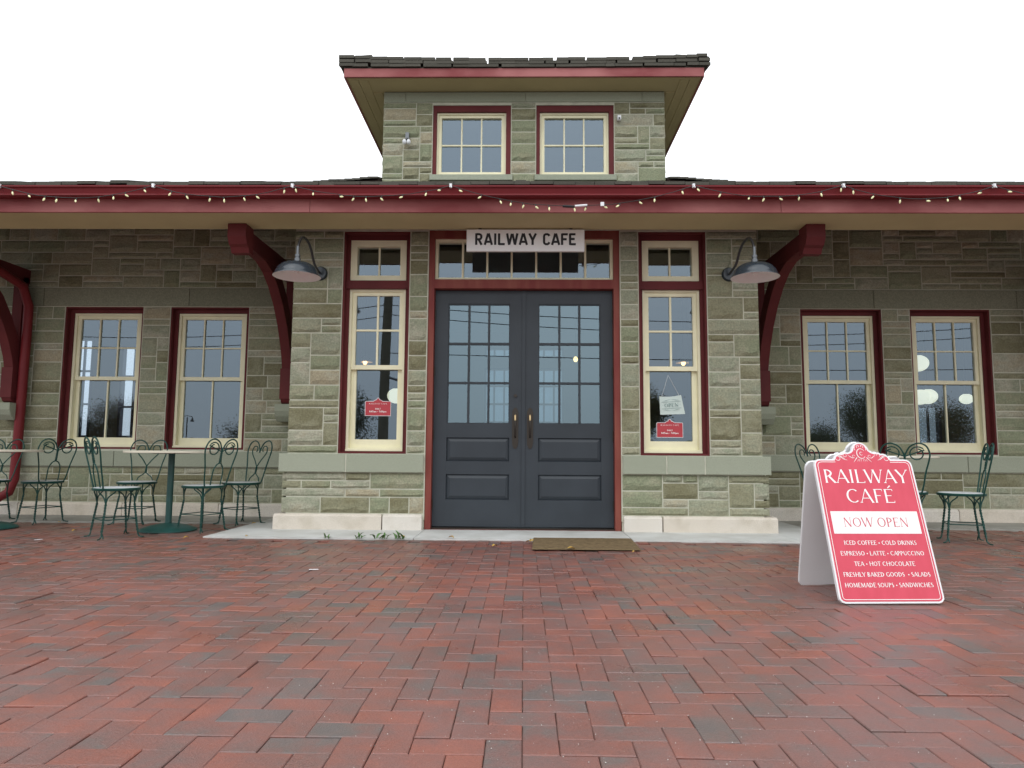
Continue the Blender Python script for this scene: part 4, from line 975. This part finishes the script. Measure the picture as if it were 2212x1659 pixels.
for sx in (-1, 1):
    for a_, (yy, s_) in enumerate(((.038, 1), (-.042, -1))):
        k.strip([(sx*.07, yy), (sx*.05, yy+s_*.012), (sx*.02, yy+s_*.018), (0, yy+s_*.017)], [.001,.003,.003,.001]); k.strip([(sx*.09, yy+s_*.002), (sx*.06, yy+s_*.01), (sx*.035, yy+s_*.004)], [.001,.0025,.001])
    k.strip([(sx*.088-.002,0),(sx*.088+.002,0)], [.005]*2)
k.geo(.0085).build('lettering', M['print_grey'], oc, fix=False)
G().tube([(-.090,.0,.092),(-.004,.01,.31)], .0013, 5).tube([(.088,.0,.092),(-.004,.01,.31)], .0013, 5).build('hanging_string', M['print_white'], oc)

# ------------------------------------------------------------------ bistro tables and wire chairs
def table(x, y, label, r=.425):
    t = thing('bistro_table', label, 'table', (x, y, 0), 0, 'green pedestal tables on the brick')
    G().lathe([(r-.006,.747),(r,.751),(r,.768),(r-.004,.771)], n=48).build('tabletop', M['tabletop'], t, smooth=True)
    G().lathe([(.17,.742),(.17,.7465)], n=24).build('support_plate', M['pipe'], t)
    G().lathe([(.033,.05),(.030,.09),(.030,.742)], n=20).build('pedestal', M['green_base'], t, smooth=True)
    G().lathe([(.262,.0),(.262,.010),(.245,.022),(.18,.045),(.10,.062),(.045,.072),(.034,.075)], n=40).build('base', M['green_base'], t, smooth=True)
    return t
table(-3.46, -.19, 'green pedestal table with cream round top under the paired left windows')
table(-5.28, -.15, 'green pedestal table with cream top cut off by the left frame edge')
table(3.80, .28, 'cream topped table mostly hidden behind the red pavement board')
def spl(ctrl, n=5, closed=False):
    P_ = [Vector(c) for c in ctrl]; m = len(P_); out = []
    for i in range(m if closed else m-1):
        g_ = (lambda q: P_[q % m]) if closed else (lambda q: P_[max(0, min(m-1, q))])
        p0, p1, p2, p3 = g_(i-1), g_(i), g_(i+1), g_(i+2)
        for q in range(n):
            u = q/n; out.append(.5*((2*p1)+(-p0+p2)*u+(2*p0-5*p1+4*p2-p3)*u*u+(-p0+3*p1-3*p2+p3)*u**3))
    if not closed: out.append(P_[-1])
    return out
def twist(p0, p1, r=.0058, off=.0052, turns=4, n=26):
    """two wires wound round each other"""
    a, b = Vector(p0), Vector(p1); d = (b-a).normalized(); u = d.orthogonal().normalized(); v = d.cross(u); out = []
    for ph in (0, PI):
        out.append([a+(b-a)*i/n+(u*math.cos(2*PI*turns*i/n+ph)+v*math.sin(2*PI*turns*i/n+ph))*off for i in range(n+1)])
    return out
def chair(style, loc, rz, label):
    t = thing('wire_chair', label, 'chair', loc, rz, 'green twisted wire ice cream parlour chairs')
    G().lathe([(.175,.414),(.192,.416),(.196,.424),(.196,.434),(.190,.439),(.183,.439)], n=32, cap=False).build('seat_rim', M['green'], t, smooth=True)
    G().lathe([(.0005,.430),(.176,.430),(.184,.434),(.184,.441),(.17,.4445),(.0005,.4455)], n=32).build('seat', M['seat'], t, smooth=True)
    R = .0062
    for q in range(4):
        an = PI/4+q*PI/2; c, s_ = math.cos(an), math.sin(an)
        top = Vector((c*.165, s_*.165, .30)); foot = Vector((c*.205, s_*.205, .055)); g = G()
        for w_ in twist(top, foot, turns=5): g.tube(w_, R, 5)
        for sg2 in (-1, 1):   # the two wires fan out to the seat rim
            an2 = an+sg2*.42
            g.tube(spl([top, (c*.168+(-s_)*sg2*.02, s_*.168+c*sg2*.02, .36), (math.cos(an2)*.172, math.sin(an2)*.172, .405), (math.cos(an2)*.16, math.sin(an2)*.16, .418)], 4), R, 5)
        g.tube([top, (c*.170, s_*.170, .37), (c*.176, s_*.176, .416)], R, 5)
        g.tube(spl([foot, (c*.212, s_*.212, .025), (c*.232, s_*.232, .009), (c*.262, s_*.262, .006)], 4), R, 5)
        g.tube(spl([foot, (c*.206-s_*.012, s_*.206+c*.012, .025), (c*.215-s_*.02, s_*.215+c*.02, .007)], 4), R, 5)
        g.build('leg', M['green'], t, smooth=True)
    st = [Vector((math.cos(a)*(.190 if i % 2 == 0 else .135), math.sin(a)*(.190 if i % 2 == 0 else .135), .165)) for i, a in enumerate([PI/4+j*PI/4 for j in range(8)])]
    G().tube(spl(st, 5, True), .0048, 5, closed=True).build('stretcher', M['green'], t, smooth=True)
    bx = lambda z: -.150-(z-.43)*.20       # back rakes away from the seat
    bk = lambda y, z: (bx(z)-(-.03 if abs(y) > .13 else 0)*0+.10*y*y, y, z)
    hoop = [bk(-.125,.425), bk(-.145,.50), bk(-.165,.62), bk(-.195,.74), bk(-.198,.80), bk(-.170,.862), bk(-.110,.885), bk(-.045,.855), bk(-.008,.79), bk(0,.755)]
    g = G(); 
    for sg2 in (1, -1): g.tube(spl([(p[0], p[1]*sg2, p[2]) for p in hoop], 5), .0072, 6)
    g.build('backrest', M['green'], t, smooth=True)
    if style == 1:
        g = G()
        for w_ in twist(bk(0,.78), bk(0,.655), turns=4, off=.006): g.tube(w_, R, 5)
        for sg2 in (-1, 1): g.tube(spl([bk(0,.655), bk(sg2*.035,.635), bk(sg2*.060,.58), bk(sg2*.062,.50), bk(sg2*.062,.43)], 5), R, 5)
        g.build('back_stem', M['green'], t, smooth=True)
        for sg2 in (-1, 1):
            g = G(); c0 = (sg2*.100, .790); pts = []
            for i in range(22):
                a = math.radians(150-i*19.5); rr_ = .066-.0012*i*.9
                pts.append(bk(c0[0]+sg2*-1*rr_*math.cos(a)*-1*(-1), c0[1]+rr_*math.sin(a)))
            g.tube([bk(0,.765)]+pts, R, 5); g.build('scroll', M['green'], t, smooth=True)
    else:
        g = G()
        for w_ in twist(bk(0,.60), bk(0,.535), turns=2, off=.006, n=14): g.tube(w_, R, 5)
        for sg2 in (-1, 1): g.tube(spl([bk(0,.535), bk(sg2*.03,.51), bk(sg2*.07,.48), bk(sg2*.085,.44)], 5), R, 5)
        g.build('back_stem', M['green'], t, smooth=True)
        g = G()
        for sg2 in (-1, 1): g.tube(spl([bk(0,.60), bk(sg2*.05,.67), bk(sg2*.105,.73), bk(sg2*.125,.775), bk(sg2*.105,.82), bk(sg2*.06,.822), bk(sg2*.042,.79), bk(sg2*.055,.765)], 5), R, 5)
        g.build('inner_heart', M['green'], t, smooth=True)
    return t
ca = chair(1, (-3.66,-.75,0), math.radians(48), 'nearest green wire chair, left of the cream topped table')
cb = chair(2, (-4.13,.42,0), math.radians(-88), 'green wire chair with heart back behind the left table, between windows')
dup(ca, (-3.12,-.22,0), math.radians(158), 'green wire chair with scrolled back just right of the table pedestal')
dup(ca, (-5.15,.42,0), math.radians(156), 'green wire chair with scrolled back standing beside the red downpipe')
dup(cb, (-3.02,.45,0), math.radians(-122), 'green heart backed wire chair closest to the entrance bay, against the wall')
dup(cb, (-5.83,.55,0), math.radians(-88), 'green wire chair partly hidden behind the red downpipe at the frame edge')
dup(cb, (3.16,.36,0), math.radians(-58), 'green heart backed chair peeking out left of the red pavement board')
dup(ca, (3.57,-.36,0), math.radians(66), 'green wire chair mostly hidden behind the red pavement board')
dup(ca, (3.98,-.55,0), math.radians(158), 'green wire chair standing free right of the red pavement board')

# ------------------------------------------------------------------ doormat, weeds, leaves
t = thing('doormat', 'flat brown coir doormat lying at the edge of the doorstep', 'doormat', (.51, -.97, 0))
gm = G(); mr_ = random.Random(4); P1 = []
for i in range(25): P1.append((-.44+.88*i/24, -.335+mr_.uniform(-.006,.006)))
P2 = [(x_, .335+mr_.uniform(-.004,.004)) for x_, _ in reversed(P1)]
pts = P1+P2; n = len(pts)
gm.add([(x_+(.02 if y_ > 0 else 0), y_, .002) for x_, y_ in pts]+[((x_+(.02 if y_ > 0 else 0))*.99, y_*.985, .007+(.009 if y_ > 0 else 0)) for x_, y_ in pts], [tuple(range(n))[::-1], tuple(range(n, 2*n))]+[(i, (i+1) % n, n+(i+1) % n, n+i) for i in range(n)])
gm.build('pile', M['mat'], t)
def leafmesh(L, W_, curl, m, name):
    g = G(); n = 6; vs = []
    for i in range(n+1):
        u = i/n; w_ = W_*math.sin(PI*min(.98, u*.9+.06))**.8; z = curl*math.sin(PI*u)
        vs += [(u*L, -w_/2, z+w_*.25), (u*L, 0, z), (u*L, w_/2, z+w_*.25)]
    fs = []
    for i in range(n): fs += [(3*i,3*i+1,3*i+4,3*i+3),(3*i+1,3*i+2,3*i+5,3*i+4)]
    vs2 = vs+[(a, b, c-.0012) for a, b, c in vs]; m_ = len(vs)
    fs += [tuple(q+m_ for q in reversed(f)) for f in fs]
    return g.add(vs2, fs)
for (x, y, n_, s_, lb) in ((-1.45,-.705,3,.6,'tiny green weed sprouting at the slab edge below the left window'), (-1.28,-.71,3,.9,'leafy green weed in the slab joint left of the doors, the largest one'), (-1.09,-.71,4,.75,'low bushy green weed beside a slab joint just left of the doors'), (-1.75,-.705,3,.5,'sparse green weed at the slab edge near the far left plinth stones')):
    t = thing('weed', lb, 'weed', (x, y, .0), 0, 'weeds along the doorstep edge')
    for q in range(n_*2):
        an = lr.uniform(0, 2*PI); L = lr.uniform(.07,.12)*s_
        o = leafmesh(L, L*.28, L*.15, M['weed'], 'leaf').build('leaf', M['weed'], t, fix=False)
        o.location = (lr.uniform(-.06,.06)*s_*1.4, lr.uniform(-.01,.01), 0); o.rotation_euler = (0, -lr.uniform(.3,1.2), an)
LEAF_AT = ['yellow leaf on the brick touching the left end of the doormat', 'yellow leaf at the doormat corner nearest the doors', 'yellow leaf against the front edge of the doormat', 'yellow leaf lying alone on brick beyond the right of the doormat',
 'pale leaf on brick in front of the left door', 'yellow leaf on brick just outside the left corner of the doorstep slab', 'leaf at the front edge of the slab below the left bay corner', 'yellow leaf on brick under the far left table',
 'yellow leaf by the wall under the chair beside the downpipe', 'brown yellow leaf on concrete under the chair closest to the bay', 'curled leaf on the slab edge between two weeds', 'leaf on the slab edge right of all the weeds',
 'leaf on brick beneath the chair behind the left table', 'leaf beside the green base of the far left table']
lm = [leafmesh(.05, .022, .006, M['leaf_y'], 'leaf').mesh('fallen_leaf', M['leaf_y'], fix=False), leafmesh(.035, .020, .008, M['leaf_y'], 'leaf').mesh('fallen_leaf', M['leaf_y'], fix=False)]
for i, (x, y, z) in enumerate(((.03,-.86,.0),(.08,-.78,.0),(.42,-1.29,.0),(.86,-1.42,0),(-.22,-1.12,0),(-3.0,-.82,0),(-2.5,-.68,.008),(-5.0,-.62,0),(-4.95,.45,0),(-2.85,.35,.008),(-1.12,-.69,.008),(-.62,-.695,.008),(-4.3,-.35,0),(-5.4,-.35,0))):
    o = bpy.data.objects.new('fallen_leaf', lm[i % 2]); COL.objects.link(o); o.location = (x, y, z+.003); o.rotation_euler = (lr.uniform(-.2,.2), lr.uniform(-.2,.1), lr.uniform(0, 6.28)); s_ = lr.uniform(.8,1.5); o.scale = (s_,)*3
    tag(o, LEAF_AT[i], 'leaf', 'fallen leaves')
for (x, y, a, lb) in ((-1.38,-2.35,.2,'thin white paper scrap on the brick left of centre'), (-4.2,-.95,.8,'small white scrap on the brick near the left table')):
    o = G().box(-.03,.03,-.007,.007,0,.003).build('paper_scrap', M['clip']); o.location = (x, y, wave(x, y)-.003); o.rotation_euler = (0,0,a); tag(o, lb, 'litter')

# ------------------------------------------------------------------ across the street, seen mirrored in the panes
t = thing('utility_pole', 'tall weathered timber utility pole mirrored in the tall window left of the doors', 'utility pole', (-4.55, -15.0, 0))
G().tube([(0,0,-.2),(.02,0,3),(.10,0,5.85)], .175, 14, r_end=.14).build('pole', M['wood_pole'], t, smooth=True)
G().tube([(.05,0,3.2),(1.6,0,2.75)], .04, 8).build('lamp_arm', M['galv'], t)
def wires(z0, x0, x1, sag, y, lb):
    pts = [(x0+(x1-x0)*i/24, y, z0-4*sag*(i/24)*(1-i/24)) for i in range(25)]
    o = G().tube(pts, .014, 5).build('overhead_wire', M['wire']); tag(o, lb, 'wire', 'overhead wires behind the viewpoint')
wires(5.55, -4.5, 19, .55, -15.0, 'highest overhead wire mirrored across the door panes')
wires(5.25, -4.5, 19, .60, -15.1, 'second overhead wire mirrored just below the highest one')
wires(5.55, -24, -4.5, .7, -15.0, 'upper overhead wire mirrored in the left windows')
wires(5.2, -24, -4.5, .7, -15.1, 'lower overhead wire mirrored in the left windows')
wires(4.0, -4.5, 22, .2, -15.3, 'slack low wire mirrored in the middle door panes')
t = thing('street_lamp', 'two headed bell street lamp mirrored in the second window from the left', 'street lamp', (-29.3, -50, .9))
G().tube([(0,0,0),(0,0,2.7)], .05, 10).build('post', M['pipe'], t)
G().tube([(-.45,0,2.75),(0,0,2.85),(.45,0,2.75)], .03, 8).build('crossarm', M['pipe'], t)
for sx in (-1, 1): G().lathe([(.02,2.72),(.06,2.6),(.12,2.45),(.17,2.32)], (sx*.45,0,0), 14, cap=False).build('bell_shade', M['pipe'], t, smooth=True)
tr = random.Random(77)
def tree(x, y, H, R_, tone, n, label, bare=False):
    t = thing('tree', label, 'tree', (x, y, 0), 0, 'trees across the street')
    g = G().tube([(0,0,-.1),(.05,.0,H*.3),(.0,.05,H*.55),(.1,0,H*.8)], .10+.02*H, 8, r_end=.03)
    tips = []
    for i in range(16):
        a = tr.uniform(0, 6.28); z0 = H*tr.uniform(.22,.7); L = R_*tr.uniform(.5,1.0)
        p = [(0,0,z0), (math.cos(a)*L*.5, math.sin(a)*L*.5, z0+H*.12), (math.cos(a)*L, math.sin(a)*L, z0+H*tr.uniform(.15,.3))]
        g.tube(p, .05, 5, r_end=.012); tips += [p[1], p[2]]
    g.build('trunk', M['bark'], t)
    V = []; F = []; A = []
    cl = tips+[(tr.gauss(0,R_*.35), tr.gauss(0,R_*.35), H*tr.uniform(.5,1.0)) for _ in range(10)]
    for i in range(n*2):
        c = tr.choice(cl); s_ = R_*.26
        p = Vector((c[0]+tr.gauss(0,s_), c[1]+tr.gauss(0,s_), c[2]+tr.gauss(0,s_*.8)))
        u = Vector((tr.gauss(0,1), tr.gauss(0,1), tr.gauss(0,.6))).normalized(); v = u.orthogonal().normalized(); L = tr.uniform(.022,.05)
        o = len(V); V += [p-u*L, p+v*L*.6, p+u*L, p-v*L*.6]; F.append((o,o+1,o+2,o+3)); A.append(min(1, max(0, tone+tr.gauss(0,.15))))
    g = G(); g.v = [tuple(q) for q in V]; g.f = F; g.a = A
    g.build('crown', M['leaf'], t, fix=False)
tree(-21.3, -26, 3.1, 1.3, .72, 9000, 'rust tinted round tree mirrored in the leftmost window')
tree(-24.0, -27, 2.6, 1.3, .3, 6000, 'green bushy tree mirrored at the edge of the leftmost window')
tree(-13.6, -24, 2.0, 1.0, .5, 2500, 'thin low tree mirrored in the second window from the left')
tree(-6.9, -20, 3.2, .8, .35, 4000, 'olive tree mirrored low in the tall window left of the doors')
tree(5.1, -22, 3.5, .9, .6, 5000, 'olive and orange tree mirrored in the tall window right of the doors')
tree(18.4, -28, 4.2, 1.1, .35, 6000, 'dark green tree mirrored in the third low window')
tree(22.5, -28, 3.5, 1.6, .66, 9000, 'broad yellowing tree mirrored in the rightmost window')
tree(16.4, -30, 2.2, 1.5, .25, 6000, 'low dark tree mirrored in the third low window')
hg = G(); hr = random.Random(2)
for i in range(90):     # distant tree line beyond the street
    x = -90+i*2+hr.uniform(-.8,.8); hg.sphere((x, -75+hr.uniform(-3,3), .2), hr.uniform(1.6,3), 2, hr.uniform(1.0,2.2), 8, 6, hr.uniform(0,.6))
hg.build('far_woods', M['leaf'], kind='stuff')
